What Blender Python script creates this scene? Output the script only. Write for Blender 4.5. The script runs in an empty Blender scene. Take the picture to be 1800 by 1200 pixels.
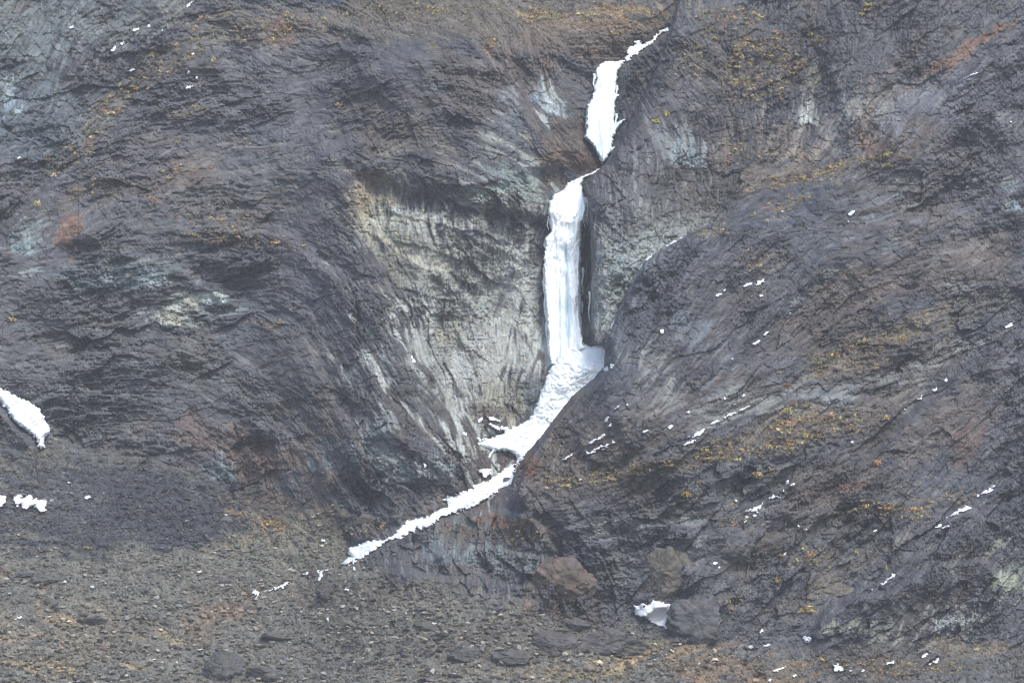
import bpy, bmesh, math, random
import numpy as np
from mathutils import Vector, Matrix, Euler
random.seed(7)
R = math.radians
SC = bpy.context.scene
COL = SC.collection

# ------------------------------------------------------------------ camera, sky, sun, exposure
DIST, PXM, PITCH = 700.0, 0.1, R(6.0)          # 0.1 m per photo pixel at 700 m
CAMP = np.array([0.0, -DIST, 0.0])
cd = bpy.data.cameras.new('camera'); cam = bpy.data.objects.new('camera', cd); COL.objects.link(cam)
cam.location = CAMP; cam.rotation_euler = (math.pi/2 + PITCH, 0, 0)
cd.sensor_width = 36; cd.lens = 36 * DIST / (1800*PXM); cd.clip_start = 1; cd.clip_end = 20000
SC.camera = cam
SUN_EL, SUN_AZ = R(44), R(155)                  # azimuth of the sun, clockwise from +Y (behind the camera, to the right)
w = bpy.data.worlds.new('World'); SC.world = w; w.use_nodes = True
wn = w.node_tree.nodes; bg = wn['Background']
sk = wn.new('ShaderNodeTexSky'); sk.sky_type = 'NISHITA'; sk.sun_disc = False
sk.sun_elevation = SUN_EL; sk.sun_rotation = SUN_AZ; sk.dust_density = 2.0
w.node_tree.links.new(sk.outputs[0], bg.inputs[0]); bg.inputs[1].default_value = 0.13
sl = bpy.data.lights.new('sun', 'SUN'); sl.energy = 1.5; sl.angle = R(15); sl.color = (1, 0.95, 0.88)
so = bpy.data.objects.new('sun', sl); COL.objects.link(so)
sdir = Vector((math.sin(SUN_AZ)*math.cos(SUN_EL), math.cos(SUN_AZ)*math.cos(SUN_EL), math.sin(SUN_EL)))
so.rotation_euler = (-sdir).to_track_quat('-Z', 'Y').to_euler(); so.location = (200, -600, 600)
SC.view_settings.view_transform = 'Standard'; SC.view_settings.look = 'None'
SC.view_settings.gamma = 1; SC.view_settings.use_curve_mapping = False; SC.view_settings.exposure = 1.24
SC.cycles.use_denoising = True; SC.cycles.denoising_prefilter = 'FAST'; SC.cycles.use_adaptive_sampling = False; SC.cycles.pixel_filter_type = 'BLACKMAN_HARRIS'; SC.cycles.filter_width = 1.15; SC.cycles.max_bounces = 4; SC.cycles.volume_bounces = 0

# ------------------------------------------------------------------ helpers
cp, sp_ = math.cos(PITCH), math.sin(PITCH)
def P(u, v, Y):
    """point of the place seen along the line of photo pixel (u, v), standing Y metres beyond the reference plane"""
    u = np.asarray(u, float); v = np.asarray(v, float); Y = np.asarray(Y, float)
    x = (u-900)*PXM/DIST; z = (600-v)*PXM/DIST
    ry = cp - sp_*z; rz = sp_ + cp*z
    t = (Y+DIST)/ry
    return np.stack([x*t, Y, rz*t], -1)
def sm(x, a=0.0, b=1.0):
    t = np.clip((x-a)/(b-a), 0, 1); return t*t*(3-2*t)
def lin(c):
    c = np.asarray(c, float)/255.0
    return np.where(c < 0.04045, c/12.92, ((c+0.055)/1.055)**2.4)
def vnoise(x, y, seed):
    r = np.random.RandomState(seed); T = r.rand(256, 256).astype(np.float32)
    xi = np.floor(x).astype(np.int32); yi = np.floor(y).astype(np.int32)
    fx = (x-xi).astype(np.float32); fy = (y-yi).astype(np.float32)
    fx = fx*fx*(3-2*fx); fy = fy*fy*(3-2*fy)
    x0 = xi & 255; x1 = (xi+1) & 255; y0 = yi & 255; y1 = (yi+1) & 255
    a = T[y0, x0]; b = T[y0, x1]; c = T[y1, x0]; d = T[y1, x1]
    return (a+(b-a)*fx + (c-a)*fy + (a-b-c+d)*fx*fy)*2-1
def fbm(x, y, s, seed, o=4, g=0.5, ridge=False):
    out = 0; amp = 1; tot = 0
    for i in range(o):
        c, sn = math.cos(0.6*i), math.sin(0.6*i)
        n = vnoise((x*c+y*sn)/s+17.3*i, (-x*sn+y*c)/s+5.1*i, seed+i)
        if ridge: n = 1-2*np.abs(n)
        out = out+n*amp; tot += amp; amp *= g; s *= 0.5
    return out/tot
def facet(x, y, sx, sy, seed, tilt=1.0):
    """voronoi blocks, each with its own offset and tilt; returns height, distance to the block's edge"""
    r = np.random.RandomState(seed); T = r.rand(128, 128, 5).astype(np.float32)
    X = x/sx; Y = y/sy; xi = np.floor(X).astype(np.int32); yi = np.floor(Y).astype(np.int32)
    best = np.full(X.shape, 9.0, np.float32); sec = best.copy(); h = np.zeros(X.shape, np.float32)
    for dx in (-1, 0, 1):
        for dy in (-1, 0, 1):
            t = T[(yi+dy) & 127, (xi+dx) & 127]
            ex = X-(xi+dx+t[..., 0]); ey = Y-(yi+dy+t[..., 1]); d = ex*ex+ey*ey
            hh = (t[..., 2]-0.5) + tilt*((t[..., 3]-0.5)*ex+(t[..., 4]-0.5)*ey)*2
            m = d < best
            sec = np.where(m, best, np.minimum(sec, d)); h = np.where(m, hh, h); best = np.where(m, d, best)
    return h, np.sqrt(sec)-np.sqrt(best)
def segdist(U, V, pts):
    """signed distance to an open polyline: positive on the right-hand side of travel as seen in the picture (v downwards)"""
    U = U.astype(np.float32); V = V.astype(np.float32)
    best = np.full(U.shape, 1e9, np.float32); sg = np.ones(U.shape, np.float32); pd = sg.copy(); end = np.zeros(U.shape, np.float32)
    n = len(pts)-1
    for i in range(n):
        (a, b), (c, d) = pts[i], pts[i+1]
        dx, dy = c-a, d-b; L = dx*dx+dy*dy
        t = ((U-a)*dx+(V-b)*dy)/L; tc = np.clip(t, 0, 1)
        q = (U-a-tc*dx)**2+(V-b-tc*dy)**2
        m = q < best; best = np.where(m, q, best)
        sg = np.where(m, np.sign(dx*(V-b)-dy*(U-a)), sg)
        pd = np.where(m, (dx*(V-b)-dy*(U-a))/math.sqrt(L), pd)
        over = np.zeros(U.shape, np.float32)
        if i == 0: over = np.maximum(over, -t*math.sqrt(L))
        if i == n-1: over = np.maximum(over, (t-1)*math.sqrt(L))
        end = np.where(m, over, end)
    return np.where(end > 0, pd, np.sqrt(best)*sg), np.maximum(end, 0)
def polysd(U, V, pts):
    """distance to the outline of a closed shape, positive inside"""
    best = np.full(U.shape, 1e9); ins = np.zeros(U.shape, bool); n = len(pts)
    for i in range(n):
        (a, b), (c, d) = pts[i], pts[(i+1) % n]
        dx, dy = c-a, d-b
        t = np.clip(((U-a)*dx+(V-b)*dy)/(dx*dx+dy*dy+1e-9), 0, 1)
        best = np.minimum(best, (U-a-t*dx)**2+(V-b-t*dy)**2)
        if b != d:
            ins ^= ((b > V) != (d > V)) & (U < dx*(V-b)/dy+a)
    return np.where(ins, 1, -1)*np.sqrt(best)
def box(a, k):
    """box blur"""
    for ax in (0, 1):
        p = [(0, 0), (0, 0)]; p[ax] = (k+1, k)
        c = np.cumsum(np.pad(a, p, mode='edge'), axis=ax)
        n = a.shape[ax]
        a = (np.take(c, range(2*k+1, 2*k+1+n), ax)-np.take(c, range(0, n), ax))/(2*k+1)
    return a
def maxf(a, k):
    for ax in (0, 1):
        p = [(0, 0), (0, 0)]; p[ax] = (k, k); q = np.pad(a, p, mode='edge'); n = a.shape[ax]
        o = None
        for s in range(2*k+1):
            t = np.take(q, range(s, s+n), ax); o = t if o is None else np.maximum(o, t)
        a = o
    return a
def mesh(name, V, F, colors=None, smooth=False, attrs=None):
    """V (n,3), F (m,3 or 4) -> mesh datablock"""
    me = bpy.data.meshes.new(name); V = np.asarray(V, np.float32); F = np.asarray(F, np.int32)
    k = F.shape[1]
    me.vertices.add(len(V)); me.vertices.foreach_set('co', V.ravel())
    me.loops.add(F.size); me.loops.foreach_set('vertex_index', F.ravel())
    me.polygons.add(len(F)); me.polygons.foreach_set('loop_start', np.arange(0, F.size, k, dtype=np.int32))
    me.polygons.foreach_set('use_smooth', np.full(len(F), smooth))
    me.update(calc_edges=True)
    if colors is not None:
        a = me.color_attributes.new('tint', 'FLOAT_COLOR', 'POINT')
        c = np.ones((len(V), 4), np.float32); c[:, :3] = colors; a.data.foreach_set('color', c.ravel())
    for kk, vv in (attrs or {}).items():
        a = me.attributes.new(kk, 'FLOAT', 'POINT'); a.data.foreach_set('value', np.asarray(vv, np.float32).ravel())
    return me
def obj(name, me, mat, parent=None, label=None, cat=None, group=None, kind=None):
    o = bpy.data.objects.new(name, me); COL.objects.link(o)
    if me is not None and mat is not None and not me.materials: me.materials.append(mat)
    if parent: o.parent = parent
    for k, v in (('label', label), ('category', cat), ('group', group), ('kind', kind)):
        if v: o[k] = v
    return o
def grid_faces(mask):
    """quads of a grid where mask (rows-1, cols-1) is true, with unused vertices dropped"""
    n, m = mask.shape; idx = np.arange((n+1)*(m+1)).reshape(n+1, m+1)
    q = np.stack([idx[:-1, :-1], idx[1:, :-1], idx[1:, 1:], idx[:-1, 1:]], -1)[mask]
    used = np.unique(q); re = np.full((n+1)*(m+1), -1, np.int64); re[used] = np.arange(len(used))
    return used, re[q]

# ------------------------------------------------------------------ materials
def nodes_mat(name, rough, col_from_attr=True, base=(0.5, 0.5, 0.5)):
    m = bpy.data.materials.new(name); m.use_nodes = True
    nt = m.node_tree; b = nt.nodes['Principled BSDF']; b.inputs['Roughness'].default_value = rough
    b.inputs['Specular IOR Level'].default_value = 0.25
    return m, nt, b
def rock_material(name, amount=0.35, bump=0.6, scale=1.0):
    m, nt, b = nodes_mat(name, 0.92)
    N, L = nt.nodes, nt.links
    at = N.new('ShaderNodeAttribute'); at.attribute_name = 'tint'
    tc = N.new('ShaderNodeTexCoord')
    mp = N.new('ShaderNodeMapping'); mp.inputs['Scale'].default_value = (scale, scale, scale*1.6); L.new(tc.outputs['Object'], mp.inputs[0])
    n1 = N.new('ShaderNodeTexNoise'); n1.inputs['Scale'].default_value = 4.0; n1.inputs['Detail'].default_value = 5; n1.inputs['Roughness'].default_value = 0.7
    L.new(mp.outputs[0], n1.inputs['Vector'])
    r1 = N.new('ShaderNodeMapRange'); r1.inputs[1].default_value = 0.3; r1.inputs[2].default_value = 0.7
    r1.inputs[3].default_value = 1-amount; r1.inputs[4].default_value = 1+amount; L.new(n1.outputs[0], r1.inputs[0])
    n2 = N.new('ShaderNodeTexNoise'); n2.inputs['Scale'].default_value = 0.9; n2.inputs['Detail'].default_value = 5
    L.new(mp.outputs[0], n2.inputs['Vector'])
    cr = N.new('ShaderNodeValToRGB'); e = cr.color_ramp.elements
    e[0].position = 0.3; e[0].color = (1.06, 0.99, 0.94, 1); e[1].position = 0.7; e[1].color = (0.95, 0.995, 1.05, 1)
    L.new(n2.outputs[0], cr.inputs[0])
    mx = N.new('ShaderNodeMix'); mx.data_type = 'RGBA'; mx.blend_type = 'MULTIPLY'; mx.inputs[0].default_value = 1
    L.new(at.outputs['Color'], mx.inputs[6]); L.new(cr.outputs[0], mx.inputs[7])
    vm = N.new('ShaderNodeVectorMath'); vm.operation = 'SCALE'; L.new(mx.outputs[2], vm.inputs[0]); L.new(r1.outputs[0], vm.inputs['Scale'])
    L.new(vm.outputs[0], b.inputs['Base Color'])
    bp = N.new('ShaderNodeBump'); bp.inputs['Strength'].default_value = bump; bp.inputs['Distance'].default_value = 0.25
    L.new(n1.outputs[0], bp.inputs['Height']); L.new(bp.outputs[0], b.inputs['Normal'])
    return m
M_ROCK = rock_material('striated rock', 0.3, 0.7)
M_SCREE = rock_material('scree', 0.4, 0.8, 1.4)
M_STONE = rock_material('loose stone', 0.25, 0.5, 1.2)
def snow_material(name, rough, bump, sc):
    m, nt, b = nodes_mat(name, rough); N, L = nt.nodes, nt.links
    at = N.new('ShaderNodeAttribute'); at.attribute_name = 'tint'
    tc = N.new('ShaderNodeTexCoord'); n1 = N.new('ShaderNodeTexNoise'); n1.inputs['Scale'].default_value = sc; n1.inputs['Detail'].default_value = 6
    L.new(tc.outputs['Object'], n1.inputs['Vector'])
    r1 = N.new('ShaderNodeMapRange'); r1.inputs[1].default_value = 0.3; r1.inputs[2].default_value = 0.7
    r1.inputs[3].default_value = 0.93; r1.inputs[4].default_value = 1.04; L.new(n1.outputs[0], r1.inputs[0])
    vm = N.new('ShaderNodeVectorMath'); vm.operation = 'SCALE'; L.new(at.outputs['Color'], vm.inputs[0]); L.new(r1.outputs[0], vm.inputs['Scale'])
    L.new(vm.outputs[0], b.inputs['Base Color'])
    bp = N.new('ShaderNodeBump'); bp.inputs['Strength'].default_value = bump; bp.inputs['Distance'].default_value = 0.2
    L.new(n1.outputs[0], bp.inputs['Height']); L.new(bp.outputs[0], b.inputs['Normal'])
    return m
M_ICE = snow_material('frozen water', 0.6, 0.25, 1.6)
ib = M_ICE.node_tree.nodes['Principled BSDF']; ib.inputs['Subsurface Weight'].default_value = 0.2; ib.inputs['Subsurface Radius'].default_value = (0.5, 0.8, 1.0); ib.inputs['Subsurface Scale'].default_value = 0.9
M_SNOW = snow_material('old snow', 0.8, 0.4, 1.2)
m_, nt_, b_ = nodes_mat('autumn leaf', 0.8); M_LEAF = m_
at_ = nt_.nodes.new('ShaderNodeAttribute'); at_.attribute_name = 'tint'; nt_.links.new(at_.outputs['Color'], b_.inputs['Base Color'])

# ------------------------------------------------------------------ outlines (photo pixels)
UPPER_FALL = [(1063,108),(1082,108),(1101,105),(1093,116),(1087,126),(1084,146),(1083,165),(1091,166),(1083,178),(1081,196),(1081,217),(1091,212),(1101,207),(1094,218),(1087,227),(1078,244),(1077,257),(1089,252),(1080,264),(1072,274),(1064,284),(1059,289),(1055,283),(1049,272),(1043,260),(1035,250),(1027,240),(1030,231),(1029,204),(1032,185),(1040,174),(1043,158),(1046,140),(1045,125),(1052,114)]
TOP_SNOW = [(1095,102),(1104,94),(1102,86),(1111,78),(1114,69),(1127,69),(1130,75),(1142,72),(1153,61),(1162,52),(1176,46),(1175,54),(1166,60),(1157,67),(1148,74),(1139,82),(1131,88),(1122,97),(1110,104),(1101,108)]
CURTAIN = [(1062,290),(1052,296),(1040,303),(1023,309),(1008,316),(997,321),(990,333),(973,342),(967,352),(963,367),(964,390),(967,406),(957,420),(958,432),(955,453),(955,497),(959,540),(962,580),(962,613),(967,642),(976,640),(985,628),(1010,622),(1032,612),(1025,603),(1024,580),(1023,533),(1021,487),(1022,447),(1024,413),(1023,393),(1030,380),(1033,362),(1028,347),(1023,325),(1027,314),(1042,308),(1055,300)]
CONE = [(975,636),(985,618),(990,606),(1000,600),(1015,596),(1026,604),(1040,607),(1055,604),(1070,596),(1075,640),(1068,652),(1055,668),(1032,685),(1016,696),(1008,712),(990,732),(974,750),(958,774),(942,790),(928,806),(914,806),(895,794),(873,793),(857,810),(854,801),(863,791),(845,786),(833,781),(847,773),(879,764),(890,757),(905,748),(929,737),(938,722),(945,705),(953,684),(961,660),(967,647)]
STREAM = [(914,798),(905,812),(892,820),(871,836),(858,845),(847,847),(831,852),(826,859),(799,868),(788,872),(777,878),(787,887),(773,895),(750,907),(713,915),(700,927),(695,938),(672,947),(650,949),(633,953),(612,963),(609,972),(618,978),(600,987),(596,992),(604,994),(633,984),(653,970),(665,962),(683,950),(710,944),(733,932),(753,925),(767,915),(790,904),(820,895),(843,884),(858,874),(877,862),(897,852),(903,835),(907,818),(922,804)]
LEFT_ICE = [(-60,665),(-20,675),(0,682),(20,690),(45,702),(70,717),(80,738),(89,752),(87,762),(78,768),(81,788),(66,787),(63,770),(47,759),(23,742),(13,722),(0,705),(-40,690)]
# snow lying on ledges: (outline or line with width, label, group)
BASE_PATCHES = [
 ('poly', [(1113,1062),(1122,1066),(1130,1060),(1140,1063),(1150,1055),(1167,1058),(1180,1061),(1199,1060),(1200,1100),(1193,1104),(1173,1105),(1150,1097),(1130,1084),(1117,1080)], 'broad ragged snow patch against the left side of a dark boulder near the bottom edge'),
 ('poly', [(23,877),(29,869),(37,868),(41,876),(47,869),(55,869),(60,876),(70,879),(80,875),(83,884),(82,898),(75,900),(68,901),(64,894),(56,890),(49,895),(42,893),(36,886),(29,891),(24,886)], 'ragged white snow patch on the dark scree below the left ice tongue'),
 ('poly', [(-30,865),(0,869),(15,867),(10,880),(4,890),(0,897),(-30,895)], 'small snow patch cut by the left edge beside the dark scree'),
 ('poly', [(841,830),(850,822),(862,826),(868,834),(858,837),(846,838)], 'small round snow lump just above the frozen stream below the cone'),
 ('poly', [(1015,801),(1030,795),(1045,789),(1060,782),(1070,778),(1082,776),(1080,781),(1068,786),(1055,790),(1040,796),(1025,801)], 'long thin snow strip on the ledge right of the cone foot'),
 ('poly', [(1328,500),(1332,493),(1343,490),(1341,498),(1333,501)], 'brightest snow fleck at the top end of the upper ledge right of the waterfall'),
 ('poly', [(1320,897),(1326,891),(1334,889),(1340,880),(1342,887),(1335,896),(1330,901)], 'snow patch at the lower left of the ledge cluster on the right slope'),
 ('poly', [(1352,876),(1357,865),(1361,871),(1372,872),(1379,868),(1377,877),(1365,875)], 'forked snow patch in the middle of the ledge cluster on the right slope'),
 ('poly', [(1663,909),(1675,900),(1690,893),(1704,886),(1711,893),(1700,899),(1685,901),(1672,907)], 'long ragged snow strip crossing the far right slope'),
 ('poly', [(1716,872),(1728,864),(1740,857),(1749,851),(1744,861),(1730,869)], 'pointed snow sliver above the ragged strip on the far right slope'),
 ('poly', [(1534,1036),(1545,1027),(1556,1018),(1566,1009),(1574,1007),(1568,1017),(1556,1026),(1545,1033)], 'slanting snow streak above the big pale outcrop at lower right'),
 ('poly', [(1408,1121),(1416,1117),(1428,1121),(1426,1127),(1414,1126)], 'small snow patch in the dark hollow below the lower right outcrop'),
 ('poly', [(1463,1168),(1470,1164),(1476,1171),(1484,1174),(1481,1181),(1468,1178)], 'lumpy snow patch close to the bottom edge right of centre'),
 ('poly', [(1631,1167),(1642,1161),(1650,1155),(1653,1160),(1645,1167),(1636,1169)], 'snow wedge near the bottom edge below the big pale outcrop'),
 ('poly', [(527,1013),(540,1006),(552,1003),(565,1000),(583,998),(580,1003),(567,1006),(565,1019),(558,1022),(560,1008),(545,1012)], 'broken snow strip around a dark stone between the frozen stream and its last tail'),
 ('poly', [(469,1040),(480,1032),(495,1026),(511,1018),(512,1023),(500,1030),(485,1036)], 'narrow tapering snow strip at the lower end of the frozen stream'),
 ('poly', [(443,1041),(452,1036),(459,1040),(456,1048),(446,1049)], 'round white snow lump at the lowest tip of the frozen stream'),
]
def seg(*a): return ('seg',)+a
SEG_PATCHES = [
 ((1123,473,1150,444,4),'thin snow line along the rim of the right buttress, lower piece'),((1167,436,1200,417,3),'thin snow line along the rim of the right buttress, upper piece'),
 ((1067,598,1084,556,4),'thin snow line in the cleft right of the ice cone top'),((1060,652,1079,641,6),'small snow piece on the rim right beside the ice cone'),
 ((723,624,729,641,5),'small isolated icy snow fleck on the wall left of the amphitheatre'),
 ((1160,584,1167,579,6),'square snow fleck on the blue slope right of the main ice column'),
 ((1258,521,1270,515,5),'snow fleck at the lower end of the upper ledge line right of the waterfall'),((1272,511,1276,507,3),None),((1307,504,1322,498,5),'middle snow fleck of the upper ledge line right of the waterfall'),((1335,522,1341,518,4),None),
 ((1323,606,1336,599,6),'oval snow fleck in the brown slope below the upper ledge line'),((1343,589,1352,583,4),None),((1387,552,1391,550,2),None),((1286,631,1290,628,2),None),((1232,423,1236,420,3),None),
 ((1205,727,1215,720,5),'snow fleck on the dark ledge right of the cone foot, above the long streak'),((1305,699,1308,692,4),None),((1273,701,1276,699,3),None),((1290,711,1294,708,3),None),
 ((1200,782,1223,774,5),'lowest piece of the long broken snow streak right of centre'),((1217,768,1240,755,5),'second lowest piece of the long broken snow streak right of centre'),((1250,745,1267,738,5),'third piece of the long broken snow streak right of centre'),((1273,733,1293,725,5),'fourth piece of the long broken snow streak right of centre'),((1298,722,1322,713,3),'thin upper end of the long broken snow streak right of centre'),
 ((1613,701,1623,696,5),'snow fleck at the lower end of the diagonal ledge on the far right'),((1638,688,1646,682,5),'middle snow fleck of the diagonal ledge on the far right'),((1660,671,1666,666,4),None),((1767,576,1782,569,5),'snow fleck at the top of the diagonal ledge by the right edge'),
 ((1496,778,1500,775,4),None),((1526,759,1528,756,3),None),((1589,721,1591,717,3),None),((1491,378,1503,370,5),'bright snow fleck in the dark upper slope on the right'),((1373,373,1378,371,4),None),((1489,391,1491,388,3),None),((1775,216,1779,213,4),None),((1692,139,1720,127,2.5),'very thin snow line below the brown streak at upper right'),
 ((1080,719,1090,712,4),'snow fleck at the top of the flecks beside the long ledge strip'),((1102,713,1104,711,4),None),((1062,742,1072,732,5),'snow fleck left of the ledge flecks beside the cone'),((1070,749,1075,744,4),None),((1175,752,1182,748,5),None),((1126,761,1140,755,3),None),
 ((1031,781,1048,772,4),'snow piece just above the left end of the long ledge strip'),((1050,773,1065,762,5),'bright snow piece just above the right end of the long ledge strip'),((985,810,1007,798,3),'faint snow line left below the long ledge strip'),((1208,768,1212,766,3),None),
 ((841,742,849,734,5),'small snow piece at the left of the snowy rubble under the amphitheatre'),((855,731,880,741,6),'upper snow strip in the rubble under the amphitheatre'),((860,745,880,755,7),'middle snow lump in the rubble under the amphitheatre'),((813,762,821,761,6),'leftmost snow lump beside the rubble under the amphitheatre'),((877,750,897,756,6),'grey snow piece where the rubble meets the ice cone'),((838,768,846,775,5),None),
 ((326,14,341,1,5),'pointed snow streak cut by the top edge on the left'),((120,51,129,46,4),'snow fleck near the upper left corner'),((232,55,248,50,4),'flat snow fleck above the broken diagonal line at upper left'),((258,49,263,44,4),None),((283,56,286,52,3),None),((293,22,294,20,3),None),
 ((195,90,204,82,5),'lower of the paired snow flecks at upper left'),((211,80,219,72,5),'upper of the paired snow flecks at upper left'),((226,125,238,121,5),'flat snow fleck right below the paired flecks at upper left'),((337,97,342,93,3),None),((328,131,334,126,4),'topmost of the three close snow flecks at upper left'),((342,138,349,133,4),'rightmost of the three close snow flecks at upper left'),((327,156,339,151,5),'lowest of the three close snow flecks at upper left'),
 ((31,279,36,276,4),'single snow fleck near the left edge high up'),((90,311,95,304,4),'single snow fleck on the dark slope under the brown streak at left'),
 ((148,874,160,872,5),'bright flat snow fleck on the dark scree at left'),((119,849,127,847,4),'small pale fleck on top of the dark scree at left'),
 ((1380,853,1386,843,5),'upright snow fleck at the top of the ledge cluster on the right slope'),((1388,853,1399,849,4),'flat snow fleck at the top right of the ledge cluster on the right slope'),((1324,893,1310,899,3),None),((1309,911,1316,907,4),None),((1323,907,1330,905,4),None),((1307,918,1313,915,3),None),((1376,864,1378,860,2),None),((1291,880,1296,880,2),None),
 ((1402,925,1405,923,4),None),((1415,930,1420,929,4),None),((1533,934,1543,932,4),'small flat snow fleck above the dark rock band on the right'),((1643,927,1655,922,4),'lower left snow sliver under the ragged strip'),((1655,929,1671,920,4),'lower right snow sliver under the ragged strip'),
 ((1377,976,1382,970,3),None),((1253,991,1261,988,4),None),((1262,997,1266,995,3),None),((1345,955,1347,952,3),None),((1337,1112,1341,1103,4),None),((1343,1135,1355,1133,4),'small flat snow fleck at the edge of the brown ground, lower right'),
 ((1358,1179,1381,1171,5),'ragged snow streak on the brown ground close to the bottom edge'),((1393,1189,1400,1185,4),None),((1350,1196,1356,1193,4),None),((1557,1168,1572,1160,5),'slanting snow fleck near the bottom edge under the outcrop'),((1616,1156,1634,1146,4),'snow sliver right under the big pale outcrop'),((1493,1179,1500,1178,3),None),((1514,1179,1520,1177,3),None),((1568,1166,1572,1164,3),None),
 ((28,1085,40,1083,5),'bright small snow fleck on the brown scree at lower left'),((563,952,571,949,5),None),((620,1000,625,997,5),None),((637,1000,641,997,4),None),((605,1037,614,1033,5),'snow fleck beside the dark ledge right of the last tail'),((745,812,748,824,6),'pale fleck on the whitish rock left below the amphitheatre'),((266,1160,274,1158,3),None),((1018,845,1022,841,3),None),
]

# ------------------------------------------------------------------ the shape of the mountainside
U0, V0, ST = -150.0, -100.0, 1.75
NX, NY = 1201, 801
ug = U0+np.arange(NX)*ST; vg = V0+np.arange(NY)*ST
U, V = np.meshgrid(ug, vg)
wu = U+14*fbm(U, V, 60, 901, 4); wv = V+14*fbm(U, V, 60, 911, 4)      # wandering coordinates, so that no edge runs straight
su = U+5*fbm(U, V, 22, 921, 3); sv = V+5*fbm(U, V, 22, 931, 3)

vb = np.interp(ug, [-150,0,120,270,400,560,700,850,930,1000,1150,1400,1950], [760,800,800,815,855,875,862,850,850,850,960,1060,1090])[None, :]
plate = np.exp(-(((wu-900)/330)**4))*(1-sm(wv, 40, 115))
GENT = sm(wv-vb, -30, 40)
vs_ = np.interp(ug, [-150,0,120,270,400,520,590,620,660,760,900,1000,1150,1400,1950], [760,800,800,815,855,872,890,990,1010,1025,1050,1080,1118,1135,1125])[None, :]
SCREE = sm(wv-vs_+44*fbm(U, V, 90, 41, 5, 0.6), -22, 26)                    # 1 on the loose ground below the cliffs
CRAG = sm(U, 600, 720)*sm(V, 780, 900)+0.8*sm(U, 1150, 1400)*sm(V, 500, 800); CRAG = np.clip(CRAG, 0, 1)
cot = 0.5+0.75*GENT+1.1*plate + 0.35*sm(U, 1050, 1250)*sm(V, 430, 560)*(1-GENT)
yb = np.cumsum(cot, axis=0)*ST*PXM
ref = int((850-V0)/ST)
D = yb[ref:ref+1, :].mean()-yb
D += 6*((U-1050)/900)**2*0 

def bbox(pts, m):
    a = np.array(pts, float)
    i0, i1 = [int(np.clip((t-U0)/ST, 0, NX)) for t in (a[:, 0].min()-m, a[:, 0].max()+m)]
    j0, j1 = [int(np.clip((t-V0)/ST, 0, NY)) for t in (a[:, 1].min()-m, a[:, 1].max()+m)]
    return np.s_[j0:j1, i0:i1]
def crease(pts, h, wd, dec, fade=60):
    s = bbox(pts, 3.2*dec+20)
    d, e = segdist((su if wd < 12 else wu)[s], (sv if wd < 12 else wv)[s], pts)
    wd = wd+0.6*e; D[s] -= h*sm(d/wd, -1, 1)*(np.exp(-np.maximum(d, 0)/dec)-0.03).clip(0)*np.exp(-(e/fade)**2)
EDGE_B = [(900,842),(922,803),(951,769),(983,727),(1005,697),(1045,665),(1063,645),(1065,600),(1085,552),(1110,500),(1130,462),(1165,438),(1200,417),(1260,392),(1330,352),(1420,300)]
EDGE_A = [(910,860),(930,806),(957,770),(989,728),(1011,698),(1050,666),(1068,648),(1067,622),(1060,607),(1046,606),(1042,602),(1040,560),(1041,450),(1038,380),(1028,322),(1062,291),(1090,253),(1108,215),(1135,165),(1158,110),(1178,60),(1200,-20),(1235,-140)]
# channel of the waterfall, the amphitheatre beside it
d, e = segdist(U, V, [(1170,60),(1075,110),(1055,270),(1000,325),(990,600),(1000,680),(900,785),(840,860),(700,930),(450,1045)])
D += 7*np.exp(-(d/55)**2)*(1-0.75*sm(V, 760, 900))*sm(V, 20, 110)
D += 13*np.exp(-(((wu-850)/120)**2+((wv-590)/170)**2)**1.3)
D += 4*np.exp(-(((wu-1000)/50)**2+((wv-520)/110)**2)**2)
def direct(pts, h, wd, dec, fade=60):
    global D
    d, e = segdist(U+1.6*fbm(U, V, 9, 77, 2), V+1.6*fbm(U, V, 9, 78, 2), pts)
    wd = wd+0.6*e; K = h*sm(d/wd, -1, 1)*np.exp(-np.maximum(d, 0)/dec)*np.exp(-(e/fade)**2)
    q = sm(np.abs(d), 15, 60); D = D-(K*(1-q)+box(box(K, 22), 22)*q)
direct(EDGE_A, 9, 2.2, 320, 40)
crease([(1088,290),(1084,250),(1083,200),(1086,130),(1112,104),(1150,80),(1178,52)], 5, 16, 160, 30)
direct(EDGE_B[:-2], 13, 2.6, 420, 90)
def flank(pts, h, dec, fade=60):
    """the face falls back towards the line over a distance"""
    s = bbox(pts, 460); d, e = segdist(wu[s], wv[s], pts); q = np.maximum(d, 0)
    K = h*(1-np.exp(-q/dec))*np.exp(-q/150)*np.exp(-(e/fade)**2); g = sm(q, 12, 60); D[s] -= K*(1-g)+box(box(K, 16), 16)*g
flank(EDGE_B[5:], 20, 60); flank(EDGE_B[:6], 9, 50); flank(EDGE_A[12:], 11, 50)
flank([(600,270),(640,400),(690,510),(722,600),(772,700),(835,792)], 8, 60)
D += 4.5*np.exp(-(((U-1033)/9)**2+((V-505)/100)**2)**2)
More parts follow.
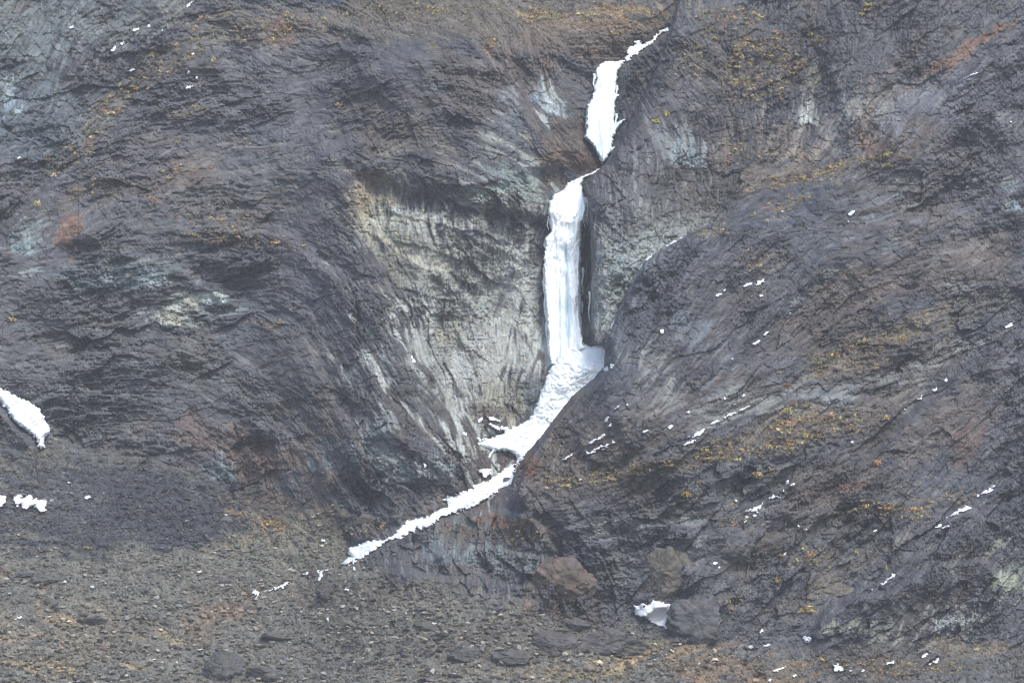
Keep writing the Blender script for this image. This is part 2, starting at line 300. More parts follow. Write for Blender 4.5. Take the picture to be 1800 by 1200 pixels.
for a in [
 ([(600,270),(640,400),(690,510),(722,600),(772,700),(835,792)], 8, 26, 260),
 ([(962,385),(900,372),(830,362),(700,335),(610,290)], 3.5, 12, 170),
 ([(650,330),(660,400),(700,450),(780,480),(830,530)], 2.5, 8, 60),
 ([(1045,300),(940,300),(820,330),(760,330)], 2.5, 14, 120),
 ([(1030,300),(1010,230),(1000,150),(960,60),(940,-20)], -3.0, 18, 120),
 ([(-60,705),(0,722),(20,744),(42,762),(62,788),(70,840)], 6, 6, 70),
 ([(700,905),(620,985),(560,1020)], -2, 10, 60),
 ([(596,1003),(650,974),(760,916),(850,898),(935,906),(975,965)], 3.2, 6, 70),
 ([(720,985),(850,960),(960,980),(1040,985)], 2.0, 7, 50),
 ([(1000,925),(1100,905),(1250,935),(1330,950)], 2.2, 10, 70),
 ([(1440,1095),(1470,1070),(1510,1052),(1570,1036),(1640,992),(1730,985),(1762,1010)], 5.0, 8, 80, 24),
 ([(1200,1062),(1225,1048),(1262,1050),(1290,1066)], 3.5, 6, 50, 20),
 ([(620,1010),(700,1002),(790,1016),(900,1030),(960,1022)], 2.5, 7, 50, 30),
 ([(1060,960),(1120,985),(1180,975),(1230,1000)], 2.5, 8, 60, 30),
 ([(1230,940),(1300,930),(1400,945),(1500,930),(1600,945)], 2.5, 8, 60, 30),
 ([(1290,1010),(1360,1000),(1420,1010)], 2.5, 7, 50, 24),
 ([(1200,792),(1330,722),(1430,690),(1560,705),(1640,690),(1720,630),(1840,560)], 4.0, 9, 120),
 ([(1500,850),(1560,770),(1640,712),(1700,650),(1780,640),(1900,600)], 4.0, 12, 110),
 ([(1090,830),(1180,760),(1240,650),(1290,600),(1380,510),(1450,430),(1560,390),(1700,370),(1850,300)], 5.0, 16, 150),
 ([(1150,720),(1200,640),(1260,540),(1350,490),(1420,400)], 2.5, 10, 80),
 ([(1285,905),(1340,880),(1390,845),(1470,800)], 3.0, 8, 90),
 ([(1630,935),(1700,892),(1750,855),(1860,800)], 3.5, 8, 100),
 ([(1480,1050),(1570,1010),(1640,960),(1700,930)], 2.5, 8, 80),
 ([(1480,300),(1560,240),(1680,140),(1850,40)], 4.0, 12, 130),
 ([(1180,560),(1210,430),(1250,300),(1260,180),(1300,60),(1330,-60)], 2.5, 18, 90),
 ([(1330,300),(1420,290),(1470,210),(1460,100),(1480,-40)], 3.0, 16, 90),
 ([(1560,250),(1590,150),(1600,60),(1640,-60)], 2.5, 14, 80),
 ([(0,430),(90,320),(200,235),(300,120),(370,20),(400,-60)], 4.0, 14, 150),
 ([(-50,250),(60,160),(180,70),(260,-20)], 4.0, 14, 110),
 ([(150,395),(260,400),(380,390),(520,420),(600,500),(660,640),(700,760)], 3.5, 14, 130),
 ([(100,470),(200,440),(330,470),(400,530),(500,560),(560,640),(640,790)], 3.0, 12, 110),
 ([(60,620),(200,640),(330,600),(420,590)], 3.0, 16, 110),
 ([(280,810),(360,740),(470,740),(560,800),(600,860)], 3.0, 12, 80),
 ([(640,860),(640,770),(690,770),(760,820),(790,850)], -2.5, 8, 60),
 ([(420,190),(520,150),(640,110),(760,100),(880,120)], 3.0, 14, 110),
 ([(540,300),(620,240),(720,260),(800,300)], 2.5, 12, 90),
 ([(500,20),(600,40),(700,60),(760,130),(900,170),(980,250)], 3.0, 12, 90),
 ([(905,-40),(890,60),(900,140),(960,230)], 2.5, 9, 70),
]: crease(*a)
for p_, h_ in (([(860,434),(820,412),(770,392),(730,385),(688,372)],.7),([(832,502),(790,482),(740,470),(690,440),(636,398)],.9),([(812,458),(760,440),(690,424)],.8),([(810,536),(760,520),(700,505)],1.0)): crease(p_, h_, 3, 30, 20)
# hard little overhangs scattered over the cliffs, along the bedding
# bedding direction (degrees, rising to the right) at some places, spread smoothly over the face
DIR = [(50,100,58),(200,90,45),(100,350,32),(320,250,18),(500,150,8),(480,60,-20),(700,60,-25),(640,200,22),(750,120,8),(450,350,-8),(280,400,3),(90,520,5),(250,600,0),(200,700,-3),(430,500,-8),(550,450,-35),(620,600,-58),(590,720,-62),(500,700,-35),(700,700,-55),(400,760,-20),(450,830,-70),
 (700,430,-78),(760,400,-80),(850,560,86),(920,660,88),(900,480,80),(780,640,-68),(850,200,-22),(950,250,-38),(930,100,-65),(990,200,-55),(820,320,-15),(1000,60,0),(720,815,-30),
 (1060,400,82),(1120,350,76),(1110,500,70),(1160,200,-65),(1230,130,-40),(1230,300,-75),(1350,200,85),(1330,60,70),(1500,260,58),(1480,120,88),(1620,200,40),(1720,150,35),(1750,40,45),(1350,340,15),(1480,370,12),(1700,300,22),(1300,460,45),(1200,560,52),(1130,660,52),(1000,780,50),(1450,550,30),(1600,480,22),(1750,450,15),(1620,650,28),(1500,720,12),(1300,760,28),(1720,760,38),(1500,860,28),(1200,850,8),(1000,900,8),(680,970,-80),(800,950,85),(900,970,80),(1100,950,5),(1280,1080,70),(1450,1000,55),(1600,1040,50),(1700,1060,58),(1300,1150,0),(700,1150,0),(200,1000,-5),(1700,1180,5)]
GA = 6
Uc, Vc = U[::GA, ::GA], V[::GA, ::GA]
cx = np.zeros(Uc.shape); sx = np.zeros(Uc.shape)
for (a, b, t) in DIR:
    wgt = 1/(((Uc-a)**2+(Vc-b)**2)/1600+1)**2
    cx += wgt*math.cos(2*R(t)); sx += wgt*math.sin(2*R(t))
th = 0.5*np.arctan2(sx, cx)
th = np.repeat(np.repeat(th, GA, 0), GA, 1)[:NY, :NX]
c2 = box(np.cos(2*th), 5); s2 = box(np.sin(2*th), 5); th = 0.5*np.arctan2(s2, c2)
TH0 = th.copy()
th = th+R(22)*fbm(U, V, 120, 501, 3)+R(34)*fbm(U, V, 36, 511, 3, 0.7)       # folds
dxf, dyf = np.cos(th).astype(np.float32), (-np.sin(th)).astype(np.float32)
def lic(n, L, st=1.0):
    """smear noise along the bedding"""
    out = n.copy()
    I0, J0 = np.meshgrid(np.arange(NX, dtype=np.float32), np.arange(NY, dtype=np.float32))
    for s in (1, -1):
        x, y = I0.copy(), J0.copy(); px = dxf*s; py = dyf*s
        for k in range(L):
            x += px*st; y += py*st
            xi = np.clip(x+0.5, 0, NX-1).astype(np.int32); yi = np.clip(y+0.5, 0, NY-1).astype(np.int32)
            qx = dxf[yi, xi]; qy = dyf[yi, xi]; f = np.where(qx*px+qy*py < 0, -1, 1)
            px, py = qx*f, qy*f
            out += n[yi, xi]*(1-k/L)
    out -= out.mean(); return (out/out.std()).astype(np.float32)
rs = np.random.RandomState(3)
def lattice(k, seed):
    return vnoise(U/(ST*k), V/(ST*k), seed)
L1 = lic(rs.rand(NY, NX).astype(np.float32), 5)
L2 = lic(lattice(1.8, 61), 10)
L3 = lic(lattice(4.2, 62), 12, 1.5)
L4 = lic(lattice(13, 63), 14, 2.8)
ISO = fbm(U, V, 16, 64, 4, 0.75)+0.6*fbm(U, V, 7, 65, 2, 0.8, ridge=True); ISO = (ISO-ISO.mean())/ISO.std()
GR = rs.normal(size=U.shape).astype(np.float32)
def slab(ang, sx, sy, seed):
    a = R(ang); return facet(wu*math.cos(a)-wv*math.sin(a)+6*L4, wu*math.sin(a)+wv*math.cos(a), sx, sy, seed)[0]
WR = sm(wu, 1000, 1180); WM = sm(wu, 480, 620)*(1-WR)
f1 = slab(4, 120, 42, 5)*(1-WR-WM)+slab(-55, 110, 46, 15)*WM+slab(40, 130, 40, 25)*WR
f2 = slab(10, 46, 18, 6)*(1-WR-WM)+slab(-62, 44, 20, 16)*WM+slab(36, 48, 17, 26)*WR
e1 = None; f3, e3 = facet(su, sv, 13, 9, 7)
icem = np.zeros(U.shape)
for pg in (UPPER_FALL, CURTAIN, CONE, STREAM, LEFT_ICE, TOP_SNOW):
    a = np.array(pg); i0, i1 = [int(np.clip((t-U0)/ST, 0, NX)) for t in (a[:, 0].min()-20, a[:, 0].max()+20)]
    j0, j1 = [int(np.clip((t-V0)/ST, 0, NY)) for t in (a[:, 1].min()-20, a[:, 1].max()+20)]
    s_ = np.s_[j0:j1, i0:i1]; icem[s_] = np.maximum(icem[s_], sm(polysd(U[s_], V[s_], pg), -6, 3))
AMPH = sm(1-np.sqrt(((wu-830)/170)**2+((wv-560)/230)**2), 0, 0.25)
rough = (1-0.85*icem)*(1-0.8*SCREE)*(1-0.5*plate)
rg = np.clip(0.75+1.25*fbm(U, V, 90, 71, 4), 0.15, 1.6)
bed = L4+0.8*fbm(wu, wv, 80, 72, 3); BED = 0.5*(np.floor(bed*1.6)+sm(bed*1.6-np.floor(bed*1.6), 0.35, 0.65))/1.6
D += -2.6*fbm(wu, wv, 190, 21, 3, ridge=True)*(1-0.6*SCREE)*(1-0.8*icem)
D += rough*(1.5*fbm(U, V, 70, 31, 4) + (1.25+1.3*CRAG)*f1*rg + (0.75+0.8*CRAG)*f2*rg + 0.36*f3*(1-0.4*AMPH))
D += rough*rg*(0.95*BED*(1-0.4*AMPH) + 0.14*np.tanh(1.6*L4) + 0.17*L3*(1-0.3*AMPH) + 0.14*L2 + 0.08*L1 + 0.24*ISO + 0.03*GR)
g1, ge1 = facet(U, V, 9, 6, 8); g2, _ = facet(U, V, 5, 3.6, 9)
D += SCREE*(1-icem)*(0.28*g1*(0.5+0.9*sm(fbm(U, V, 60, 81, 3), -0.2, 0.4))+0.3*g2+1.1*fbm(U, V, 60, 91, 4)+0.1*L3)
D += plate*(0.3*g1+0.3*g2)

def at(u, v, A=None):
    A = D if A is None else A
    x = np.clip((np.asarray(u, float)-U0)/ST, 0, NX-1.001); y = np.clip((np.asarray(v, float)-V0)/ST, 0, NY-1.001)
    i = x.astype(int); j = y.astype(int); fx = x-i; fy = y-j
    return (A[j, i]*(1-fx)+A[j, i+1]*fx)*(1-fy)+(A[j+1, i]*(1-fx)+A[j+1, i+1]*fx)*fy

# ------------------------------------------------------------------ the rock's colours (bedding, lichen, iron stain, lime, dry plants), some painted shade
BASE = np.array([84, 85, 96.])
C = np.ones((NY, NX, 3))*lin(BASE)
def tone(u, v, ru, rv, rot, rgb, k=1.0, streak=0.3, soft=0.34):
    if sum(rgb) > 330 and 600 < u < 980: rgb = [c*1.07+2 for c in rgb]
    elif sum(rgb) > 330: k *= 0.7; streak *= 1.3
    if rgb[2]-rgb[0] > 14: rgb = [rgb[0]+4, rgb[1]+1, rgb[2]-3]
    s = bbox([(u, v)], 2.2*max(ru, rv)+10); a = R(rot); X = wu[s]-u; Y = wv[s]-v
    if not X.size: return
    x = X*math.cos(a)-Y*math.sin(a); y = X*math.sin(a)+Y*math.cos(a)
    m = 1-np.sqrt((x/ru)**2+(y/rv)**2)
    m = m+np.clip(streak*LS[s]+0.25*NZ[s], -1.1, 1.1)
    m = np.clip(sm(m, 0, soft)*k, 0, 1)[..., None]
    C[s] = C[s]*(1-m)+lin(rgb)*m
NZ = fbm(U, V, 45, 301, 4); LS = 0.45*L3+0.35*L2+0.3*L4
ZB = fbm(U, V, 260, 321, 4)[..., None]
C = C*(1+0.25*ZB)
q = sm(fbm(U, V, 160, 331, 4)+0.2*L4, -0.05, 0.5)[..., None]; C = C*(1-0.55*q)+lin((98, 86, 84))*0.55*q
q = sm(fbm(U, V, 140, 341, 4)+0.2*L4, 0.05, 0.5)[..., None]; C = C*(1-0.5*q)+lin((72, 82, 98))*0.5*q
T = [
 # blue-grey and dark zones
 (60,60,170,110,40,(92,106,120),.8,.4),(60,200,80,110,60,(78,92,110),.7,.3),(20,250,60,120,60,(70,86,106),.6,.3),
 (20,165,14,28,-10,(140,156,172),.8,.6),(250,20,120,40,30,(98,108,118),.6,.5),(190,180,60,60,40,(80,90,106),.5,.3),(380,60,50,40,30,(98,110,120),.35,.5),
 (210,560,230,160,0,(78,86,99),.55,.2),(210,690,190,80,5,(74,83,98),.7,.2),(380,660,170,70,-15,(78,84,95),.5,.2),(100,770,200,50,0,(72,78,90),.6,.1),
 (230,470,120,36,10,(82,98,114),.75,.6),(262,490,26,18,20,(140,152,164),.7,.9),(50,425,20,34,0,(120,140,152),.6,.8),(60,690,28,16,0,(118,132,146),.5,.8),
 (335,540,55,26,15,(128,142,152),.75,.9),(370,522,22,7,20,(170,184,190),.8,1.0),(300,558,12,14,0,(168,174,172),.8,1.),(334,532,8,12,0,(170,176,168),.8,1.),
 (560,640,110,150,-50,(76,80,92),.6,.3),(700,700,60,150,-40,(78,84,98),.5,.3),(650,120,180,90,0,(80,82,92),.5,.3),(520,330,150,80,-10,(88,90,98),.5,.3),
 (310,420,180,60,0,(84,84,90),.5,.4),
 # pale amphitheatre
 (835,530,150,250,0,(122,127,131),.92,.35),(905,560,74,210,0,(154,160,165),.9,.55),(840,600,80,190,0,(152,157,160),.85,.6),(770,600,100,100,-60,(124,134,144),.8,.7),
 (720,430,100,70,-15,(126,130,132),.85,.4),(660,360,50,60,0,(122,120,112),.6,.8),(745,385,90,22,-10,(150,154,148),.6,1.0),(760,460,70,34,-20,(144,144,130),.7,.7),(700,470,50,40,0,(112,110,100),.6,.6),
 (800,560,36,40,0,(144,140,124),.4,.8),(900,700,60,40,20,(138,132,108),.7,.7),(880,690,60,60,0,(128,124,108),.6,.7),(905,590,30,50,0,(132,132,110),.5,.9),(790,590,30,20,0,(146,138,100),.5,.9),
 (940,460,20,110,0,(98,98,100),.5,.5),(940,690,22,60,15,(84,100,120),.8,.3),(860,470,30,70,0,(88,100,112),.5,.6),(900,360,60,40,0,(92,90,92),.5,.3),
 (740,560,24,60,-50,(150,156,160),.6,1.),(705,540,12,40,-55,(156,158,154),.6,1.),(800,640,20,60,-65,(150,156,160),.6,1.),(755,640,14,30,-60,(140,146,150),.6,1.),(850,735,40,14,-30,(104,78,72),.8,.4),(885,725,22,10,0,(112,90,76),.7,.4),
 (770,640,12,70,-40,(90,80,80),.5,.5),(830,420,30,40,0,(118,112,104),.4,.8),(640,330,16,40,0,(140,120,100),.6,.7),(625,345,26,40,0,(128,118,104),.5,.7),
 (720,815,80,28,-10,(126,136,146),.8,.9),(660,770,26,50,-50,(120,130,140),.7,.9),(745,820,30,14,0,(150,160,168),.6,1.),(600,800,60,40,0,(80,90,108),.5,.5),(560,830,40,26,0,(88,98,112),.5,.8),
 (385,815,30,36,0,(92,110,124),.6,.8),(450,800,70,50,-30,(104,84,80),.7,.4),(350,770,60,30,-30,(98,80,78),.6,.4),(560,840,80,20,-30,(98,82,80),.5,.4),(640,640,16,30,-60,(140,148,154),.35,1.),(686,668,14,16,0,(150,158,166),.6,1.),
 # brown tones, and shade painted into a few dark places
 (123,410,22,48,-15,(112,84,74),.85,.3),(130,440,18,30,0,(102,82,76),.7,.3),(460,40,140,40,0,(98,91,88),.5,.3),(500,60,30,34,0,(110,86,84),.6,.2),
 (780,30,260,50,0,(98,91,87),.7,.2),(1030,60,150,60,5,(102,92,86),.85,.2),(1060,110,60,16,-5,(100,82,76),.6,.3),(940,150,50,80,0,(98,86,84),.6,.3),(1000,250,60,60,-50,(94,80,76),.75,.3),(1010,290,60,24,-10,(102,80,72),.8,.2),(960,320,50,16,-10,(104,86,78),.6,.3),
 (940,60,40,40,0,(104,84,78),.5,.3),(860,75,20,26,0,(112,92,80),.5,.3),(720,250,120,60,-30,(94,88,88),.4,.5),(760,240,60,16,-35,(98,91,88),.5,.6),
 (1130,150,50,90,-30,(62,64,74),.85,.1),(1110,220,26,60,-20,(60,62,72),.8,.1),(990,190,30,60,-10,(78,76,80),.5,.2),  # left-facing gully wall darkened, its shade put into the colour
 (1030,520,10,90,0,(80,62,58),.9,.1),(1040,460,14,90,0,(106,90,80),.6,.7),(1068,480,12,60,0,(150,132,112),.6,1.),(1080,490,42,100,-15,(146,156,164),.9,.6),(1110,420,56,70,0,(112,118,126),.7,.6),(1110,610,34,60,-20,(82,92,108),.7,.5),(1068,600,30,14,0,(96,70,60),.3,.2),  # cleft beside the column: brown rock, with the recess shade painted in
 (960,180,30,20,-30,(136,150,164),.7,.9),(895,190,14,26,0,(110,124,142),.5,1.),(890,310,60,24,-10,(110,124,132),.7,.8),(860,330,30,12,0,(130,148,154),.6,.9),(870,270,60,40,0,(96,98,98),.4,.9),
 (1190,260,40,30,10,(130,146,160),.6,.9),(1225,260,20,20,0,(136,152,162),.5,.9),(1150,330,80,80,0,(92,94,100),.5,.8),
 (1310,140,120,120,0,(72,74,88),.6,.2),(1350,60,140,60,0,(76,78,88),.5,.2),(1480,100,120,90,0,(80,82,96),.5,.3),(1430,130,30,20,0,(128,124,112),.5,.8),(1420,200,22,20,0,(160,168,176),.6,1.),(1500,195,18,26,20,(150,158,164),.5,1.),
 (1390,240,70,36,0,(126,114,108),.6,.7),(1440,250,60,40,0,(116,114,120),.5,.9),(1530,200,70,26,45,(128,118,110),.7,.8),(1520,240,24,40,30,(122,96,80),.7,.6),(1600,180,90,30,35,(118,126,142),.7,.9),(1660,170,80,34,35,(92,98,118),.6,.9),
 (1700,85,110,13,35,(118,88,76),.85,.4),(1540,265,40,26,20,(104,82,76),.6,.5),(1380,310,120,18,10,(98,84,76),.5,.6),
 (1560,350,40,18,20,(118,138,150),.6,1.),(1590,330,60,12,25,(110,122,136),.5,1.),(1780,360,14,26,0,(120,140,150),.5,1.),(1690,240,80,50,20,(80,82,94),.5,.4),(1600,300,160,60,20,(76,78,92),.5,.3),
 (1430,495,50,12,30,(112,132,144),.8,.8),(1400,520,20,20,40,(110,128,142),.6,.8),(1560,440,30,9,10,(108,128,142),.6,.9),(1460,500,60,50,30,(92,88,92),.4,.3),(1650,470,160,60,10,(92,82,84),.6,.3),(1450,560,160,60,25,(96,86,86),.6,.3),
 (1650,450,50,18,30,(110,118,128),.3,1.),(1685,505,16,16,30,(150,160,168),.5,1.),
 (1300,560,60,100,45,(66,70,86),.6,.2),(1210,600,50,90,40,(76,86,104),.7,.5),(1120,620,50,90,45,(84,92,106),.6,.7),(1230,640,30,50,40,(58,60,76),.7,.1),(1090,700,70,40,45,(96,96,100),.5,.9),(1160,680,24,40,30,(140,144,148),.45,1.),(1010,740,70,60,50,(88,80,80),.6,.4),(930,810,26,36,30,(104,74,66),.9,.2),(975,800,30,30,30,(100,92,84),.6,.5),(1000,850,90,20,0,(92,92,98),.5,.5),  # the darkest tone paints the shade inside the crevice
 (1210,570,20,60,45,(110,126,146),.5,.9),(1270,690,60,20,30,(96,104,120),.5,.8),
 (1440,690,150,24,10,(116,124,134),.8,.8),(1350,710,100,16,28,(122,130,138),.7,.8),(1480,700,40,14,0,(126,138,150),.6,.9),(1640,640,110,26,35,(114,118,124),.7,.8),(1720,620,60,16,30,(118,124,134),.6,.9),(1735,665,40,12,-30,(106,112,118),.7,.4),
 (1720,680,60,40,20,(84,82,90),.6,.2),(1650,760,130,60,30,(94,84,84),.6,.4),(1500,620,140,30,15,(102,92,84),.6,.5),(1430,750,180,34,15,(102,92,84),.6,.5),(1650,560,120,26,20,(104,96,88),.5,.5),(1100,830,160,20,5,(104,96,86),.5,.4),
 (1540,760,70,50,30,(90,80,82),.5,.3),(1700,780,30,40,20,(104,78,74),.5,.5),(1340,820,120,40,20,(88,90,98),.5,.6),(1500,860,30,10,0,(130,84,66),.7,.4),(1480,850,100,50,10,(92,82,82),.5,.3),
 (1740,840,60,50,30,(66,72,88),.7,.2),(1500,960,130,50,0,(76,80,92),.6,.4),(1610,1050,120,40,30,(74,78,90),.6,.4),(1660,1095,60,20,20,(140,146,156),.7,.9),(1520,1105,60,14,0,(130,136,134),.6,.9),(1480,1100,30,12,20,(126,130,120),.6,.9),
 (1775,1000,26,34,0,(124,134,128),.7,.9),(1768,1030,18,8,0,(150,146,106),.7,.4),(1230,1100,50,20,0,(94,110,122),.6,.8),(1240,1080,60,34,20,(74,80,96),.6,.4),(1460,1020,160,14,30,(104,96,90),.5,.3),(1400,980,60,30,0,(74,82,98),.5,.5),
 (1150,930,70,20,10,(120,128,140),.6,.9),(1050,915,60,14,0,(116,122,130),.6,.9),(1250,880,70,30,10,(96,104,114),.5,.9),(1110,1010,60,30,0,(108,116,124),.6,.9),
 (740,960,70,50,0,(80,86,98),.7,.5),(880,980,80,40,0,(94,104,114),.7,.8),(820,930,60,20,0,(92,82,78),.6,.4),(900,915,60,10,0,(126,86,70),.7,.3),(930,935,50,16,0,(106,90,78),.6,.3),(680,1000,70,26,-20,(74,76,84),.7,.4),(900,1010,90,16,0,(80,88,100),.5,.5),
]
for t in T: tone(*t)
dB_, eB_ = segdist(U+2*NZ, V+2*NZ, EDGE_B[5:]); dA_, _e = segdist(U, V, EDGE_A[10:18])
m = (sm(dB_, -1, 3)*(1-sm(dB_+25*NZ, 15, 110))*np.exp(-(eB_/60)**2)*0.75)[..., None]; C = C*(1-m)+lin((66, 74, 90))*m  # shade of the left-facing flank painted along the buttress rim
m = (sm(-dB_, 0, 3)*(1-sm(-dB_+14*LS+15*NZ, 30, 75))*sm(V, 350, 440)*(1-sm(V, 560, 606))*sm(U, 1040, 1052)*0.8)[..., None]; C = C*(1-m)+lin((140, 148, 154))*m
def drips(pts, hgt, rgb, k=0.9, down=0):
    """lime and ice-white runs hanging down the rock to a ledge"""
    s = bbox(pts, hgt*1.6+6); a = np.array(pts, float); A, B = U[s]+2*NZ[s], V[s]
    v0 = np.interp(A, a[:, 0], a[:, 1])+4*fbm(A, A*0, 13, 991, 3)
    ln = hgt*(0.45+0.9*np.clip(0.5+vnoise(A/2.6, B*0+3.1, 992)*0.7+vnoise(A/14., B*0+8.1, 994)*0.5, 0, 1.3))
    t = (v0-B)/ln
    st = 0.55+0.6*vnoise(A/2.2, B/26, 993)
    m = sm(t, -0.08, 0.03)*(1-sm(t, 0.35, 1.0))*sm(A, a[0, 0]-6, a[0, 0]+8)*(1-sm(A, a[-1, 0]-8, a[-1, 0]+6))
    m = (np.clip(m*st*k*1.5, 0, 1))[..., None]
    C[s] = C[s]*(1-m)+lin(rgb)*m
DR = [([(688,372),(730,385),(770,392),(820,412),(856,436)],26,(178,182,184)),([(636,398),(690,440),(740,470),(790,482),(832,502)],34,(166,164,150)),([(616,340),(650,352),(700,362)],30,(158,148,132)),
 ([(690,424),(760,440),(812,458)],24,(150,152,136)),([(700,505),(760,520),(810,536)],34,(140,144,140)),([(800,560),(860,540),(930,530)],60,(150,156,160)),([(830,660),(880,640),(940,650)],70,(148,152,150)),([(770,600),(820,620)],50,(146,146,132)),
 ([(282,568),(324,572)],26,(182,180,170)),([(326,546),(346,544)],30,(178,178,168)),([(350,528),(398,534)],16,(176,188,194)),([(172,505),(230,508),(294,500)],30,(134,150,164)),([(372,842),(414,842)],46,(128,144,158)),([(540,826),(600,822)],30,(110,124,136)),
 ([(880,332),(950,328)],40,(128,144,152)),([(955,190),(994,208)],30,(146,160,174)),([(925,180),(955,186)],44,(108,122,142)),([(1180,290),(1240,290)],60,(120,134,146)),([(1400,216),(1440,220)],44,(166,172,178)),([(1330,275),(1440,280)],40,(128,116,108)),([(1070,520),(1110,500)],90,(138,150,158)),
 ([(660,830),(720,842),(800,835)],44,(140,150,160)),([(1215,1112),(1265,1118)],40,(110,126,138)),([(1440,1112),(1540,1112)],24,(136,140,134)),([(1640,1112),(1722,1088)],34,(150,156,166)),([(1746,1030),(1800,1040)],50,(134,142,132)),([(740,980),(800,990),(860,990)],50,(108,118,130)),([(860,1000),(950,1010)],50,(112,122,130)),([(790,920),(860,930)],20,(104,110,112)),
 ([(20,440),(60,450)],40,(124,144,156)),([(0,200),(40,190)],50,(128,146,164)),([(1770,372),(1800,376)],30,(122,142,154))]
lf_ = ((1-sm(U, 480, 640))*(1-SCREE))[..., None]; C = C*(1+0.16*lf_*np.array([1.15, 1.0, 0.75]))
for t in DR: drips(*t)
m = (AMPH*0.5)[..., None]; lm = C.mean(-1, keepdims=True); C = C*(1-m)+(lm*np.array([1.0, 1.05, 1.16]))*m
# loose ground
def ground(u, v, ru, rv, rot, rgb, k=1.0, streak=0.15, soft=0.5):
    s = bbox([(u, v)], 2.2*max(ru, rv)+10); a = R(rot); X = wu[s]-u; Y = wv[s]-v
    x = X*math.cos(a)-Y*math.sin(a); y = X*math.sin(a)+Y*math.cos(a)
    m = 1-np.sqrt((x/ru)**2+(y/rv)**2)+np.clip(streak*L3[s]+0.35*NZ[s]+0.15*NF[s], -1.1, 1.1)
    m = (np.clip(sm(m, 0, soft)*k, 0, 1)*GM[s])[..., None]; C[s] = C[s]*(1-m)+lin(rgb)*m
NF = fbm(U, V, 14, 351, 3)
GM = np.clip(SCREE+plate, 0, 1)
g = sm(SCREE*(1-sm(U, 1000, 1350)*0.6), 0, 1)[..., None]
C = C*(1-g)+lin((108, 106, 104))*g*(1+0.12*NF[..., None])
for t in [
 (190,870,330,110,8,(70,73,83),1.,.1),(230,900,280,80,4,(66,69,79),.9,.1),(330,925,150,52,8,(64,67,78),.9,.1),(60,880,160,60,0,(84,84,92),.9,.1),(560,920,160,40,-8,(96,88,84),.7,.2),(660,900,130,30,-10,(92,80,76),.8,.2),(500,880,120,18,0,(96,82,78),.7,.2),
 (475,928,34,9,-6,(166,134,96),.8,.4),(440,910,26,7,-10,(146,124,100),.7,.4),(500,940,60,14,20,(122,114,96),.6,.4),(420,955,60,9,12,(128,118,90),.5,.4),(560,900,30,7,10,(138,120,104),.6,.4),
 (560,960,120,50,10,(116,112,104),.7,.2),(440,1060,120,36,14,(112,106,100),.6,.2),(400,1070,70,22,20,(118,92,82),.6,.3),(350,1100,70,30,20,(120,104,96),.6,.3),(650,1040,160,40,0,(106,98,92),.5,.3),
 (100,1120,220,60,0,(124,116,108),.8,.2),(60,1170,110,10,0,(158,140,114),.7,.4),(100,1085,50,8,0,(152,132,106),.7,.4),(68,1060,6,40,0,(148,128,104),.5,.2),(10,1010,30,12,0,(140,118,98),.6,.3),(290,1115,60,12,0,(138,124,104),.5,.4),(10,1120,40,8,0,(142,122,100),.5,.3),
 (700,1140,250,60,0,(108,104,102),.6,.2),(900,1130,200,50,0,(98,92,90),.6,.2),(1000,1060,110,40,0,(100,82,76),.8,.2),(960,1045,60,20,0,(108,88,80),.7,.2),(1080,1100,80,40,0,(88,84,86),.6,.2),
 (1140,1150,200,26,8,(130,120,104),.7,.3),(1110,1165,130,8,14,(164,140,108),.8,.3),(1240,1170,130,24,0,(124,106,90),.7,.3),(1240,1135,110,12,5,(142,122,104),.7,.3),(1400,1175,160,20,0,(106,94,84),.7,.3),(1620,1165,140,20,0,(94,88,82),.7,.3),
 (1760,1125,60,20,0,(130,112,92),.7,.3),(1700,1140,140,14,0,(112,100,88),.6,.3),(950,1180,180,12,0,(128,118,100),.5,.4),(1320,1190,120,9,0,(140,114,84),.5,.4),
 (880,30,400,60,0,(98,92,86),.6,.2),(1100,20,90,14,4,(150,124,84),.6,.4),(960,28,50,10,0,(140,122,96),.6,.3),(1050,45,120,16,0,(122,100,84),.5,.3),(1000,100,140,14,-4,(104,78,72),.6,.3),(720,50,100,40,0,(96,90,88),.4,.3),
 (1180,1000,90,60,0,(90,88,92),.6,.3),(1150,940,120,50,0,(94,92,96),.6,.4),(1000,900,130,40,0,(92,88,90),.6,.3),
]: ground(*t)
